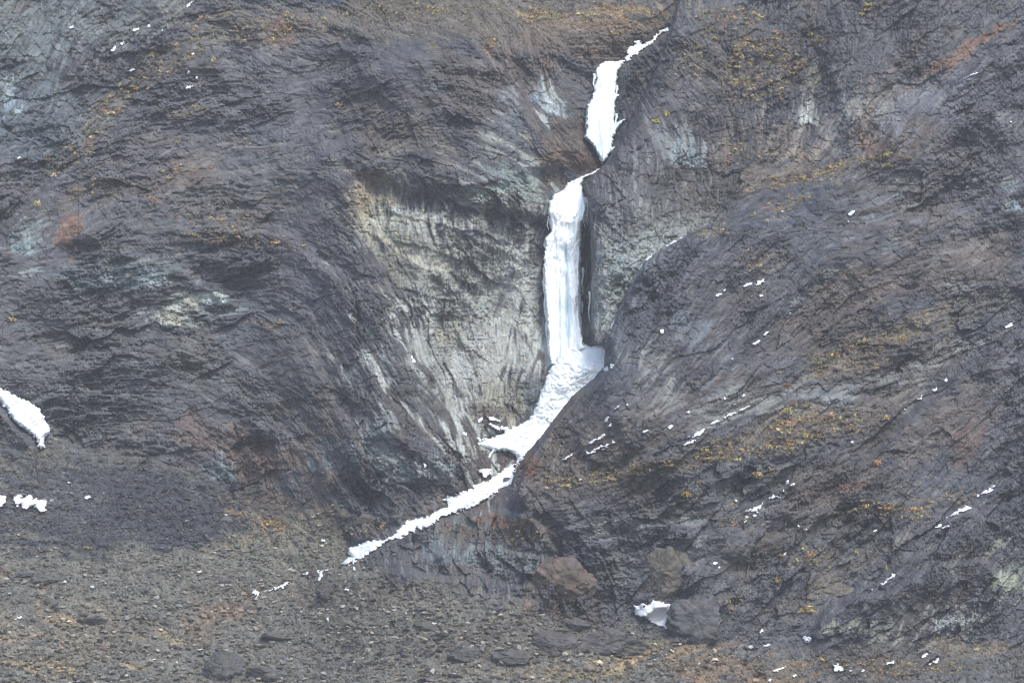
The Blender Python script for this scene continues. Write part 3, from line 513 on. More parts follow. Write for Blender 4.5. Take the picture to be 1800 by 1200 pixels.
# dry plants: (centre, radii, rotation, strength); used for the speckled tint and for the shrubs themselves
VEG = [(200,180,190,26,43,.8),(260,110,60,14,40,.6),(130,270,90,20,40,.8),(330,80,120,30,35,.7),(470,50,130,34,10,.6),(330,200,60,16,10,.5),(300,240,60,12,0,.4),(150,330,90,20,30,.5),(330,300,60,10,5,.6),(450,260,100,16,-10,.3),(430,420,150,20,-5,.6),(470,565,50,10,5,.8),(380,380,100,20,0,.4),
 (700,20,200,20,0,.6),(960,30,60,16,0,.9),(1080,30,110,36,0,.7),(860,75,24,26,0,.5),(1330,120,110,80,20,.8),(1290,40,90,40,0,.8),(1380,70,40,30,0,.9),(1530,10,30,10,25,1.),(1240,100,60,60,0,.4),(1480,290,140,12,14,1.),(1420,310,110,20,12,.9),(1370,360,70,26,20,.9),(1290,270,50,30,0,.4),
 (1340,460,60,30,20,.6),(1260,400,60,16,30,.4),(1560,590,120,26,20,.8),(1620,560,60,20,20,.7),(1480,650,110,20,10,.9),(1430,745,130,30,8,1.),(1400,720,60,20,0,.8),(1300,790,150,26,10,.9),(1100,830,160,20,6,.8),(1000,840,80,16,0,.6),(1480,640,60,12,0,.6),(1560,900,110,16,-4,.7),(1660,880,80,20,0,.5),(1280,920,50,12,0,.5),(1430,980,60,30,0,.5),(1290,1060,40,20,0,.5),(1420,1070,20,8,0,.9),(1350,830,30,10,0,.6),
 (1700,1130,90,14,0,.6),(1550,1170,200,20,0,.5),(930,940,60,14,0,.6),(640,930,60,20,0,.4),(960,1185,90,12,0,.5),(200,960,14,5,30,.9),(480,925,30,8,0,.9),(1210,860,30,14,0,.5)]
VD = np.zeros(U.shape, np.float32)
for (a, b, ru, rv, rot, k) in VEG:
    t = R(rot); x = (wu-a)*math.cos(t)-(wv-b)*math.sin(t); y = (wu-a)*math.sin(t)+(wv-b)*math.cos(t)
    VD = np.maximum(VD, sm(1-np.sqrt((x/ru)**2+(y/rv)**2)+0.3*NZ, 0, 0.6)*k)
VD *= (1-icem)
spk = rs.rand(NY, NX); blob = vnoise(U/4.5, V/3.2, 404)
m = (VD*sm(blob+0.5*(spk-0.5), 0.15, 0.5)*0.42)[..., None]; C = C*(1-m)+lin((128, 116, 90))*m
m = (VD*sm(NF, -0.1, 0.4)*0.35)[..., None]; C = C*(1-m)+lin((104, 95, 86))*m
m = (sm(VD, 0.05, 0.7)*sm(vnoise(U/6, V/4, 405), 0.45, 0.7)*0.5)[..., None]; C = C*(1-m)+lin((122, 76, 66))*m
# bedding and grain
C = C*np.clip(1+(1-0.6*SCREE[..., None])*(0.06*L3[..., None]+0.11*L2[..., None]+0.15*L1[..., None]+0.04*L4[..., None]+0.10*GR[..., None]+0.08*ISO[..., None]), 0.35, 2.6)
C = C*(1+SCREE[..., None]*(0.35*g1[..., None]+0.45*g2[..., None]+0.5*(spk-0.5)[..., None]*0.6))
pale = (sm(L2+0.6*NZ+0.3*L3, 1.5, 2.6)*0.35*(1-SCREE))[..., None]; C = C*(1-pale)+lin((142, 146, 150))*pale
warm = (sm(L1+0.5*GR+0.7*NZ, 1.0, 2.4)*0.42)[..., None]; C = C*(1-warm)+lin((134, 124, 108))*warm
lum = C.mean(-1, keepdims=True); C = lum+(C-lum)*0.82
C = np.clip(C*np.array([0.945, 0.985, 0.905]), 0.012, 0.7)

XYZ = P(U, V, D).astype(np.float32)
Cf = C.reshape(-1, 3).astype(np.float32)
Uq = U[:-1, :-1]+ST/2; Vq = V[:-1, :-1]+ST/2
scr = SCREE[:-1, :-1] > 0.5
dB, eB = segdist(Uq, Vq, EDGE_B)
butt = (dB > 0) & ~scr & (Uq > 890) & (Vq > 300) & (Vq > 417-0.55*(Uq-1200))
def terrain(name, mask, mat, label):
    used, q = grid_faces(mask)
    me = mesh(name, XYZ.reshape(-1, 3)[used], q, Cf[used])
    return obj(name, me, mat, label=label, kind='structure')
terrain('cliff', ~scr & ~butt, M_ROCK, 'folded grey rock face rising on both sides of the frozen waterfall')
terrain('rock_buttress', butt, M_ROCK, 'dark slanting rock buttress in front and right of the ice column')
terrain('scree_slope', scr, M_SCREE, 'loose stony ground below the cliffs')

# the rest of the mountain and the valley floor around the view, coarse
def skirt():
    us = np.concatenate([np.linspace(-6000, -150, 60), np.linspace(-150, 1950, 71)[1:], np.linspace(1950, 7800, 60)[1:]])
    vs = np.concatenate([np.linspace(-3500, -100, 60), np.linspace(-100, 1300, 51)[1:], np.linspace(1300, 3600, 40)[1:]])
    A, B = np.meshgrid(us, vs); ca = np.clip(A, -150, 1950); cb = np.clip(B, -100, 1300)
    Y = at(ca, cb, box(D, 8)); out = np.hypot(A-ca, B-cb)
    up = np.clip(-100-B, 0, None)*PXM; dn = np.clip(B-1300, 0, None)*PXM
    Y = Y+up*0.9-dn*2.2 + (1-np.exp(-out/300))*14*fbm(A, B, 500, 801, 5, ridge=True)
    inside = out < 1e-6
    Y = Y+np.where(inside, 9.0, 0)
    pts = P(A, B, Y)
    pts[..., 1] = np.maximum(pts[..., 1], -690)
    hole = (us[:-1] >= -95) & (us[1:] <= 1895)
    hole2 = (vs[:-1] >= -50) & (vs[1:] <= 1250)
    keep = ~(hole2[:, None] & hole[None, :])
    used, q = grid_faces(keep)
    n = fbm(A, B, 200, 811, 5); col = lin((86, 86, 95))*(1+0.4*n[..., None])
    obj('mountainside', mesh('mountainside', pts.reshape(-1, 3)[used], q, col.reshape(-1, 3)[used]), M_ROCK, kind='structure', label='the mountainside around the cliffs')
skirt()
g_ = P(900, 3600, 0)
zf = float(P(900, 3600, -380.0)[2])-1.0
vf = mesh('valley_floor', [(-3000, -3000, zf), (3000, -3000, zf), (3000, 200, zf), (-3000, 200, zf)], [(0, 1, 2, 3)], np.tile(lin((100, 92, 84)), (4, 1)))
obj('valley_floor', vf, M_SCREE, kind='structure', label='the valley floor below the slope')

# ------------------------------------------------------------------ ice and snow
FAR = box(maxf(D, 5), 4); MID = box(D, 2); NEAR = -box(maxf(-D, 1), 2)
def sheet(name, poly, step, thick, edge, bed, mat, warp=1.5, shape=None, tint=None, holes=0.0, **kw):
    """a body of ice or snow with the given outline, standing out from the rock bed it lies on"""
    a = np.array(poly); x = np.arange(a[:, 0].min()-6, a[:, 0].max()+6, step); y = np.arange(a[:, 1].min()-6, a[:, 1].max()+6, step)
    A, B = np.meshgrid(x, y)
    seed = 1000+int(abs(a[0, 0])*7+abs(a[0, 1])) % 5000
    sd = polysd(A+warp*fbm(A, B, 7, seed, 3, 0.6), B+warp*fbm(A, B, 7, seed+9, 3, 0.6), poly)
    sd = sd+np.clip(warp, 0, 2.4)*(0.9*vnoise(A/2.3, B/1.9, seed+20)+0.9*vnoise(A/5.1, B/3.9, seed+21))*np.clip(1-np.abs(sd)/6, 0, 1)
    if holes: sd = np.where(sd > 0, np.minimum(sd, 7)-holes*np.clip(fbm(A+0.5*B, B*1.5, 13, seed+40, 4, 0.7)-0.12, 0, 1)*(1.6-0.08*np.minimum(sd, 12)), sd)
    prof = np.sqrt(np.clip(sd/edge, 0, 1)*(2-np.clip(sd/edge, 0, 1)))
    Y = at(A, B, bed)+1.6*np.clip(-sd/1.5, 0, 1)+0.5*(sd <= 0)-thick*prof
    if shape is not None: Y = Y-shape(A, B, sd)*np.clip(sd/2, 0, 1)
    q = sd > -1.6; q = q[:-1, :-1] & q[1:, :-1] & q[1:, 1:] & q[:-1, 1:]
    if not q.any(): return None
    used, f = grid_faces(q)
    c = np.ones(A.shape+(3,))*np.array((0.84, 0.89, 0.93)) if tint is None else tint(A, B, sd)
    me = mesh(name, P(A, B, Y).reshape(-1, 3)[used], f, c.reshape(-1, 3)[used], smooth=True)
    return obj(name, me, mat, **kw)
def flutes(A, B, k=1.0):
    x = A+3.5*fbm(A*0.3, B, 40, 640, 2)
    r = lambda s, sd_, st: 1-np.abs(vnoise(x/s, B/st, sd_))*2
    return k*(0.5*r(15, 641, 150)+0.36*r(6.5, 642, 45)+0.16*r(3.2, 643, 22)+0.12*vnoise(x/2.0, B/6, 644)+0.6*fbm(A*1.4, B*0.8, 18, 645, 5, 0.6))
def curtain_shape(A, B, sd):
    bulge = 0.9*np.exp(-((B-424)/16.)**2)*np.exp(-((A-992)/16.)**2) + 1.3*sm(B+14*vnoise(A/9, A*0, 646), 385, 450)+1.0*sm(B, 310, 360)
    groove = -1.3*np.exp(-((A-(995+0.02*(B-450)))/2.4)**2)*sm(B, 425, 450)*(1-sm(B, 585, 600)) - 0.8*np.exp(-((A-983)/1.8)**2)*sm(B, 440, 470)
    right = 1.5*sm(A, 998, 1002)*sm(B, 540, 590)
    return flutes(A, B)+bulge+groove+right*0.5
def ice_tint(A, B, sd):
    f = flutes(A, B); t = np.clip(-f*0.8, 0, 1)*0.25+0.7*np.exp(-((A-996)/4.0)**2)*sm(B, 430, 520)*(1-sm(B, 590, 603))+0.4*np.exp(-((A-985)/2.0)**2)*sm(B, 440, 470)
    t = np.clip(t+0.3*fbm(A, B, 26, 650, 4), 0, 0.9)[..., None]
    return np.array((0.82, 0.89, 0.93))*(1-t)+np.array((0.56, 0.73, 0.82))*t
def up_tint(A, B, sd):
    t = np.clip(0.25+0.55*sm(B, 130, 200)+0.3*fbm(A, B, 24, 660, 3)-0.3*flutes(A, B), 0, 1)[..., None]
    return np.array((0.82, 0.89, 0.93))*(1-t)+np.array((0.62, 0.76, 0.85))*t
def lumps(A, B, k=1.0):
    h, e = facet(A+3*fbm(A, B, 14, 671, 2), B, 11, 9, 672, 0.5); h2, e2 = facet(A, B, 5, 4, 673, 0.5)
    w_ = 0.3+0.7*sm(fbm(A, B, 40, 675, 2), -0.3, 0.4)
    return k*(w_*(0.42*sm(e, 0, 0.6)+0.16*sm(e2, 0, 0.6)+0.4*h)+1.25*fbm(A, B, 34, 674, 5, 0.55))
FALL = bpy.data.objects.new('frozen_waterfall', None); COL.objects.link(FALL)
FALL['label'] = 'tall white frozen waterfall in two steps ending in a lumpy ice cone'; FALL['category'] = 'frozen waterfall'
FALL.location = P(985, 690, float(at(985, 690)))
def child(o):
    o.parent = FALL; o.location = -Vector(FALL.location); return o
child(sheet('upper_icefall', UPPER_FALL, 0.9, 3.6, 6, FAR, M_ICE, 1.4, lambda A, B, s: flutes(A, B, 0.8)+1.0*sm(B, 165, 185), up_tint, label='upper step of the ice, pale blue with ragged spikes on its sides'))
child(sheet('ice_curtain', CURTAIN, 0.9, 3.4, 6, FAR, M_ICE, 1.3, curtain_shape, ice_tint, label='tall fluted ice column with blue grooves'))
child(sheet('ice_cone', CONE, 1.0, 3.4, 9, FAR, M_ICE, 2.0, lambda A, B, s: lumps(A, B, 0.9)+3.5*np.exp(-(((A-1005)/40)**2+((B-640)/50)**2)), lambda A, B, s: np.ones(A.shape+(3,))*np.array((0.82, 0.89, 0.93))*(1-0.06*np.clip(-lumps(A, B), 0, 1))[..., None], label='lumpy cone of ice and snow spreading from the column foot'))
def icicle_mesh(L, r):
    n, ks = 7, 9; Vv, F = [], []
    for k in range(ks):
        t = k/(ks-1); rr = r*(1-t)**0.8*(1+0.25*math.sin(k*2.3+L))+0.01
        for i in range(n): Vv.append((rr*math.cos(2*math.pi*i/n)+0.12*math.sin(k), rr*math.sin(2*math.pi*i/n), -L*t))
    for k in range(ks-1):
        for i in range(n): F.append((k*n+i, (k+1)*n+i, (k+1)*n+(i+1) % n, k*n+(i+1) % n))
    return mesh('icicle', Vv, F, np.tile(np.array((0.76, 0.84, 0.9)), (len(Vv), 1)), smooth=True)
for (u, v, L, r, dY) in [(959,424,1.6,.3,5),(956,470,5.5,.3,4.6),(958,505,6,.32,4.8),(961,545,6,.3,5),(965,590,5.2,.34,5.2),(969,596,5.0,.3,5.4),(973,600,4.6,.3,5.6),(1024,470,5,.28,5),(1022,530,5,.28,5),(1029,346,4.6,.32,5.4),(1033,352,4.2,.28,5.2),(1044,130,3,.28,4.6),(1040,178,3.6,.3,4.6),(1031,205,3,.28,4.4),(1084,150,3,.26,4.4),(1083,200,2.6,.26,4.4),(1025,348,3.8,.26,5.2),(1028,350,4.4,.24,5.0),(1031,356,3.6,.24,4.6),(1034,360,3.4,.2,4.2),(1027,372,3.0,.2,4.8),(1032,376,2.2,.16,4.4),(964,600,3.8,.22,4.4),(967,604,4.6,.26,4.8),(971,606,4.0,.25,5.2),(975,602,3.4,.24,5.4),(959,470,6.5,.22,4.2),(962,520,7,.25,4.6),(963,380,2.6,.2,3.6),(1086,172,1.0,.16,3.6),(957,424,1.3,.2,4.0),(960,438,1.6,.2,4.2)]:
    p = P(u, v, float(at(u, v, FAR))-dY+1.2)
    o = obj('icicle', icicle_mesh(L, r), M_ICE); o.location = Vector(p)-Vector(FALL.location); o.parent = FALL
o = obj('icicle', icicle_mesh(6.3, 0.2), M_ICE, label='thin detached icicle hanging in the dark cleft right of the ice column', cat='icicle')
o.location = P(1036, 512, float(at(1040, 512))-0.6)

snow_c = (0.74, 0.78, 0.83)
def stream_shape(A, B, s): return lumps(A, B, 0.6)+0.12*fbm(A, B, 5, 690, 3)
sheet('frozen_stream', STREAM, 1.0, 1.5, 9, MID, M_SNOW, 3.0, stream_shape, lambda A, B, s: np.ones(A.shape+(3,))*np.array(snow_c), holes=8, label='white frozen stream slanting down left from the foot of the ice cone', cat='frozen stream')
sheet('snow_patch', TOP_SNOW, 0.8, 0.9, 5, MID, M_SNOW, 2.2, lambda A, B, s: lumps(A, B, 0.4), lambda A, B, s: np.ones(A.shape+(3,))*np.array(snow_c), holes=9, label='ragged snow strip on the rocks right above the top of the waterfall', cat='snow patch', group='snow patches on the slope')
sheet('ice_tongue', LEFT_ICE, 1.0, 2.4, 9, MID, M_ICE, 2.0, lambda A, B, s: flutes(A*0.7+B*0.7, B*0.7-A*0.7, 0.7), lambda A, B, s: np.ones(A.shape+(3,))*np.array((0.79, 0.85, 0.9)), label='short white tongue of ice coming down the gully at the left edge', cat='ice tongue')
npz = 0
def patch(poly, label, thick=0.55, warp=2.0, group='snow patches on the slope', edge=3.0, holes=0):
    return sheet('snow_patch', poly, 0.8 if len(poly) < 9 else 1.0, thick, edge, MID, M_SNOW, warp, lambda A, B, s: 0.3*lumps(A, B), lambda A, B, s: np.ones(A.shape+(3,))*np.array(snow_c), holes=holes, label=label, cat='snow patch', group=group)
for (_, pg, lab) in BASE_PATCHES: patch(pg, lab, 0.75, 3.4, holes=12)
for (s_, lab) in SEG_PATCHES:
    a, b, c, d, wd = s_; L = math.hypot(c-a, d-b); nx, ny = -(d-b)/L, (c-a)/L; h = wd*0.55+0.3
    pg = []
    for t, k in ((0, 0.3), (.25, .9), (.55, 1), (.8, .75), (1, .25)): pg.append((a+(c-a)*t+nx*h*k*random.uniform(.7, 1.2), b+(d-b)*t+ny*h*k*random.uniform(.7, 1.2)))
    for t, k in ((1, .25), (.75, .8), (.5, 1), (.2, .8), (0, .3)): pg.append((a+(c-a)*t-nx*h*k*random.uniform(.7, 1.2), b+(d-b)*t-ny*h*k*random.uniform(.7, 1.2)))
    if lab is None:
        grp = 'tiny snow flecks on the right half' if a > 900 else 'tiny snow flecks on the left half'
        lab = 'tiny white snow fleck among the rocks ' + ('right' if a > 900 else 'left') + ' of the waterfall'
        patch(pg, lab, 0.6, 1.2, grp, 1.6)
    else: patch(pg, lab, 0.65, 1.7, edge=1.8)

# ------------------------------------------------------------------ stones and boulders
def hull(seed, n=11, sx=1, sy=0.8, sz=0.5):
    r = random.Random(seed); bm = bmesh.new()
    for i in range(n):
        while True:
            p = Vector((r.uniform(-1, 1), r.uniform(-1, 1), r.uniform(-1, 1)))
            if 0.7 < p.length < 1: break
        bm.verts.new((p.x*sx, p.y*sy, p.z*sz))
    g = bmesh.ops.convex_hull(bm, input=bm.verts)
    bmesh.ops.delete(bm, geom=[v for v in bm.verts if not v.link_faces], context='VERTS')
    bmesh.ops.triangulate(bm, faces=bm.faces); bm.verts.index_update()
    V_ = np.array([v.co[:] for v in bm.verts]); F_ = np.array([[v.index for v in f.verts] for f in bm.faces]); bm.free()
    return V_, F_
HULLS = [hull(s) for s in range(24)]
def rock_mesh(seed, sub=4, nplanes=16, col=(90, 90, 98), rough=0.05, bands=0.0, mott=0.3):
    """an angular boulder: a ball cut by planes, then roughened"""
    r = np.random.RandomState(seed); bm = bmesh.new(); bmesh.ops.create_icosphere(bm, subdivisions=sub, radius=1)
    bm.verts.index_update()
    d = np.array([v.co[:] for v in bm.verts]); F_ = np.array([[v.index for v in f.verts] for f in bm.faces]); bm.free()
    n = r.normal(size=(nplanes, 3)); n /= np.linalg.norm(n, axis=1)[:, None]; k = r.uniform(0.62, 0.95, nplanes)
    dot = d@n.T; rad = np.min(np.where(dot > 0.05, k/np.maximum(dot, 0.05), 9), axis=1); rad = np.minimum(rad, 1.15)
    q = d*3; rad *= 1+rough*(fbm(q[:, 0]+seed+0.6*q[:, 1], q[:, 2]-0.5*q[:, 1], 0.9, seed, 6, 0.6)+0.35*fbm(q[:, 2]*1.2+q[:, 0]*0.5, q[:, 0]-q[:, 1]+seed, 0.6, seed+50, 3, ridge=True))
    rad *= 1+bands*(vnoise(q[:, 0]*0.4+seed, (q[:, 2]+0.5*q[:, 0])*5, seed+70)+0.7*vnoise(q[:, 0]*0.8+seed, (q[:, 2]+0.5*q[:, 0])*13, seed+71))
    f_, e_ = facet(q[:, 0]*0.8+q[:, 2]*0.6+q[:, 1]*0.5+seed, q[:, 2]*0.8-q[:, 0]*0.6+q[:, 1]*0.4, 1.5, 0.8, seed+72, 1.0); rad *= 1+0.07*f_
    c = lin(col)*np.clip(1+1.1*fbm(q[:, 0], q[:, 2]+seed, 0.7, seed+90, 6, 0.8)[:, None]+0.1*vnoise(q[:, 0]*0.6, q[:, 2]*8, seed+73)[:, None], 0.3, 2); g_m = sm(fbm(q[:, 0], q[:, 2]+seed, 1.3, seed+95, 4, 0.6), -0.1, 0.35)[:, None]*0.6; c = c*(1-g_m)+lin((92, 90, 94))*g_m*c.mean()/lin(col).mean()
    return mesh('boulder', d*rad[:, None], F_, c)
BOULD = [ # u, v, width, height, colour, label
 (397,1177,56,44,(72,80,88),'large dark blue-grey boulder at the bottom edge left of centre'),
 (984,1016,92,62,(98,82,77),'big rounded rust-red boulder below the rock band'),
 (1176,1012,82,70,(98,92,88),'rounded brown boulder with a pale rim above the bottom snow patch'),
 (1226,1084,74,62,(70,76,90),'dark round-edged boulder touching the right side of the bottom snow patch'),
 (55,850,28,10,(80,86,92),'flat dark stone just above the ragged left snow patch'),
 (85,1013,60,24,(92,96,98),'broad grey slab on the scree near the left edge'),(50,1010,36,8,(70,70,84),'thin dark slab lying left of the broad grey slab'),
 (128,981,24,18,(92,100,98),'greenish grey block on the scree right of the thin slab'),(522,984,20,12,(76,78,80),'small dark wedge stone on open scree left of the frozen stream'),
 (391,1022,22,12,(88,88,98),'small bluish stone alone in the middle of the scree'),(582,1040,38,22,(68,66,74),'dark flat rock right beside the last snow strips'),(553,1009,22,20,(80,70,70),'brown stone enclosed by the broken snow strip'),
 (10,1002,26,14,(130,112,104),'pinkish stone at the left edge above the orange patch'),(158,1093,50,12,(84,84,92),'long low dark slab on the lower left scree'),(70,1130,26,10,(104,116,124),'pale bluish stone near the lower left corner'),
 (184,1142,18,8,(118,74,76),'small dark red stone on the lower left scree'),(165,1175,20,12,(84,94,100),'grey-blue stone near the bottom left corner'),
 (470,1185,60,24,(92,96,98),'pale grey slab right of the large bottom boulder'),(500,1118,60,12,(92,92,90),'long flat stone on the scree left of centre bottom'),(755,890,0,0,None,None),
 (900,1158,60,26,(80,80,88),'dark flat boulder in the lower centre scree'),(973,1130,60,34,(78,76,86),'dark rounded boulder in the lower middle beneath the rust-red one'),(1075,1128,92,36,(78,79,88),'wide low dark boulder left of the tan grass strip'),
 (825,1152,50,18,(74,80,90),'dark wedge-shaped slab in the bottom centre'),(1010,1100,44,20,(80,80,88),'dark block between the rust-red boulder and the wide low one'),(755,1100,40,14,(82,82,88),'low grey slab among rubble in the bottom centre left'),
 (893,844,13,9,(72,76,88),'small dark stone sitting in the frozen stream near its top'),(398,915,20,12,(98,106,112),'slanted pale slab at the right end of the dark scree'),(440,1068,16,9,(84,92,96),'small grey stone at centre-left scree'),
 (700,910,26,16,(84,84,90),'grey stone just left of the frozen stream bend'),(617,905,34,20,(84,80,80),'brownish boulder on the bank left of the frozen stream'),(640,912,30,18,(88,88,92),'grey boulder touching the brownish one left of the stream'),
 (1280,955,66,40,(86,92,106),'blue-grey block beside the brown stones right of centre'),(1350,960,60,36,(84,78,80),'brown block right of the blue-grey block'),(1472,1040,44,22,(112,106,98),'pale tan slab above the slanting snow streak'),
]
meshes_by = {}
UPN = Vector((0, -0.55, 0.83))
for i, (u, v, bw, bh, col, lab) in enumerate(BOULD):
    if not lab: continue
    big = bw > 40
    me = rock_mesh(261+i, 5 if big else 4, 9 if big else 8, [col[0]*0.56+36, col[1]*0.56+36, col[2]*0.52+34], 0.15, 0.006)
    o = obj('boulder', me, M_STONE, label=lab, cat='boulder', group='boulders on the loose ground')
    Y = float(at(u, v+bh*0.3, MID)); o.location = P(u, v+bh*0.05, Y+(0.02 if big else 0.03)*bw)
    o.scale = (bw*PXM*0.58, max(bw, bh)*PXM*0.40, bh*PXM*0.64)
    o.rotation_euler = (R(random.uniform(-8, 8)), R(random.uniform(-10, 10)), R(random.uniform(-15, 15)))
# medium stones that can be told apart, in three groups
AREAS = [
 ('dark', 90, lambda r: (r.uniform(0, 430), r.uniform(850, 965)), (72, 75, 86), 'dark angular stone in the dark scree fan below the left cliff', 'stones of the dark scree fan', (9, 19)),
 ('pale', 110, lambda r: (r.uniform(0, 720), r.uniform(965, 1195)), (104, 102, 100), 'grey-brown angular stone on the pale lower left scree', 'stones of the pale scree', (9, 20)),
 ('mid', 75, lambda r: (r.uniform(640, 1120), r.uniform(1035, 1195)), (86, 84, 88), 'dark angular block in the rubble at the bottom centre', 'blocks of the bottom rubble', (12, 32))]
shared = [rock_mesh(400+k, 2, 9, (255, 255, 255), 0.06) for k in range(0)]
for key, n, fn, col, lab, grp, (s0, s1) in AREAS:
    r = random.Random(key)
    pool = []
    for k in range(12):
        Vh, Fh = hull(700+k+len(key)*31+ord(key[0]), 14)
        f_ = r.uniform(0.8, 1.2); c_ = lin([c*f_ for c in col])*np.array([r.uniform(.95, 1.08), 1, r.uniform(.93, 1.04)])
        me = mesh('stone', Vh, Fh, np.tile(c_, (len(Vh), 1))); me.materials.append(M_STONE); pool.append(me)
    for k in range(n):
        u, v = fn(r); s = s0+(s1-s0)*r.random()**2.2
        if float(at(u, v, icem)) > 0.2: continue
        o = obj('stone', pool[k % 12], None, label=lab, cat='stone', group=grp)
        o.location = P(u, v, float(at(u, v, MID)))
        o.scale = (s*PXM*0.55, s*PXM*0.5, s*PXM*r.uniform(0.25, 0.55)); o.rotation_euler = (R(r.uniform(-40, 25)), R(r.uniform(-28, 28)), R(r.uniform(0, 360)))
# small stones nobody could count
def scatter(name, n, fn, size, colf, label, keep=None):
    r = np.random.RandomState(len(name)*13+n); UV = fn(r, n); u, v = UV
    ok = (at(u, v, icem) < 0.3)
    if keep is not None: ok &= keep(u, v, r)
    u, v = u[ok], v[ok]; n = len(u); pos = P(u, v, at(u, v, MID)); s = size(r, n, u, v)*PXM; pos[:, 1] -= 0.12*s; pos[:, 2] += 0.1*s
    col = colf(r, n, u, v); VV, FF, CC = [], [], []; off = 0
    which = r.randint(0, len(HULLS), n); ang = r.uniform(0, 2*np.pi, n); til = r.uniform(-0.7, 0.5, n); fl = r.uniform(0.6, 1.25, n)
    for h, (Vh, Fh) in enumerate(HULLS):
        k = np.where(which == h)[0]
        if not len(k): continue
        X = Vh[None]*s[k][:, None, None]*0.5; X[..., 2] *= fl[k][:, None]
        ca, sa = np.cos(ang[k])[:, None], np.sin(ang[k])[:, None]; ct, st = np.cos(til[k])[:, None], np.sin(til[k])[:, None]
        x = X[..., 0]*ca-X[..., 1]*sa; y = X[..., 0]*sa+X[..., 1]*ca; z = X[..., 2]
        y, z = y*ct-z*st, y*st+z*ct
        VV.append((np.stack([x, y, z], -1)+pos[k][:, None]).reshape(-1, 3)); nv = len(Vh)
        FF.append((Fh[None]+(np.arange(len(k))*nv)[:, None, None]+off).reshape(-1, 3)); CC.append(np.repeat(col[k], nv, 0)); off += nv*len(k)
    return obj(name, mesh(name, np.concatenate(VV), np.concatenate(FF), np.concatenate(CC)), M_STONE, kind='stuff', label=label)
def under(u, v):
    i = np.clip(((u-U0)/ST).astype(int), 0, NX-1); j = np.clip(((v-V0)/ST).astype(int), 0, NY-1); return BC[j, i]
BC = np.stack([box(C[..., k], 4) for k in range(3)], -1)
def stone_col(r, n, u, v):
    b = under(u, v)*1.05; t = np.exp(r.normal(0, 0.5, (n, 1)))*np.array([1, 1, 1.]); w = r.normal(0, 0.06, (n, 1))
    c = b*t*(1+w*np.array([1, 0.1, -1])); l = r.rand(n, 1) < 0.05
    return np.where(l, b*1.9, c)
scatter('scree_stones', 24000, lambda r, n: (r.uniform(-60, 1350, n), r.uniform(820, 1235, n)), lambda r, n, u, v: 3.0+14*r.rand(n)**5*(0.7+0.5*sm(v, 900, 1200)), stone_col, 'loose stones covering the ground below the cliffs',
        lambda u, v, r: (at(u, v, SCREE) > 0.6) & (r.rand(len(u)) < 1-0.6*sm(u, 1000, 1350)))
scatter('rubble', 3000, lambda r, n: (r.uniform(620, 1180, n), r.uniform(-60, 110, n)), lambda r, n, u, v: 2.6+4*r.rand(n)**3, stone_col, 'small rubble on the flatter ground above the waterfall',
        lambda u, v, r: at(u, v, plate) > 0.4)
scatter('rock_debris', 5000, lambda r, n: (r.uniform(900, 1850, n), r.uniform(780, 1220, n)), lambda r, n, u, v: 3.0+6*r.rand(n)**3, stone_col, 'broken rock lying on the lower right slope',
        lambda u, v, r: (fbm(u, v, 90, 971, 3) > -0.15))

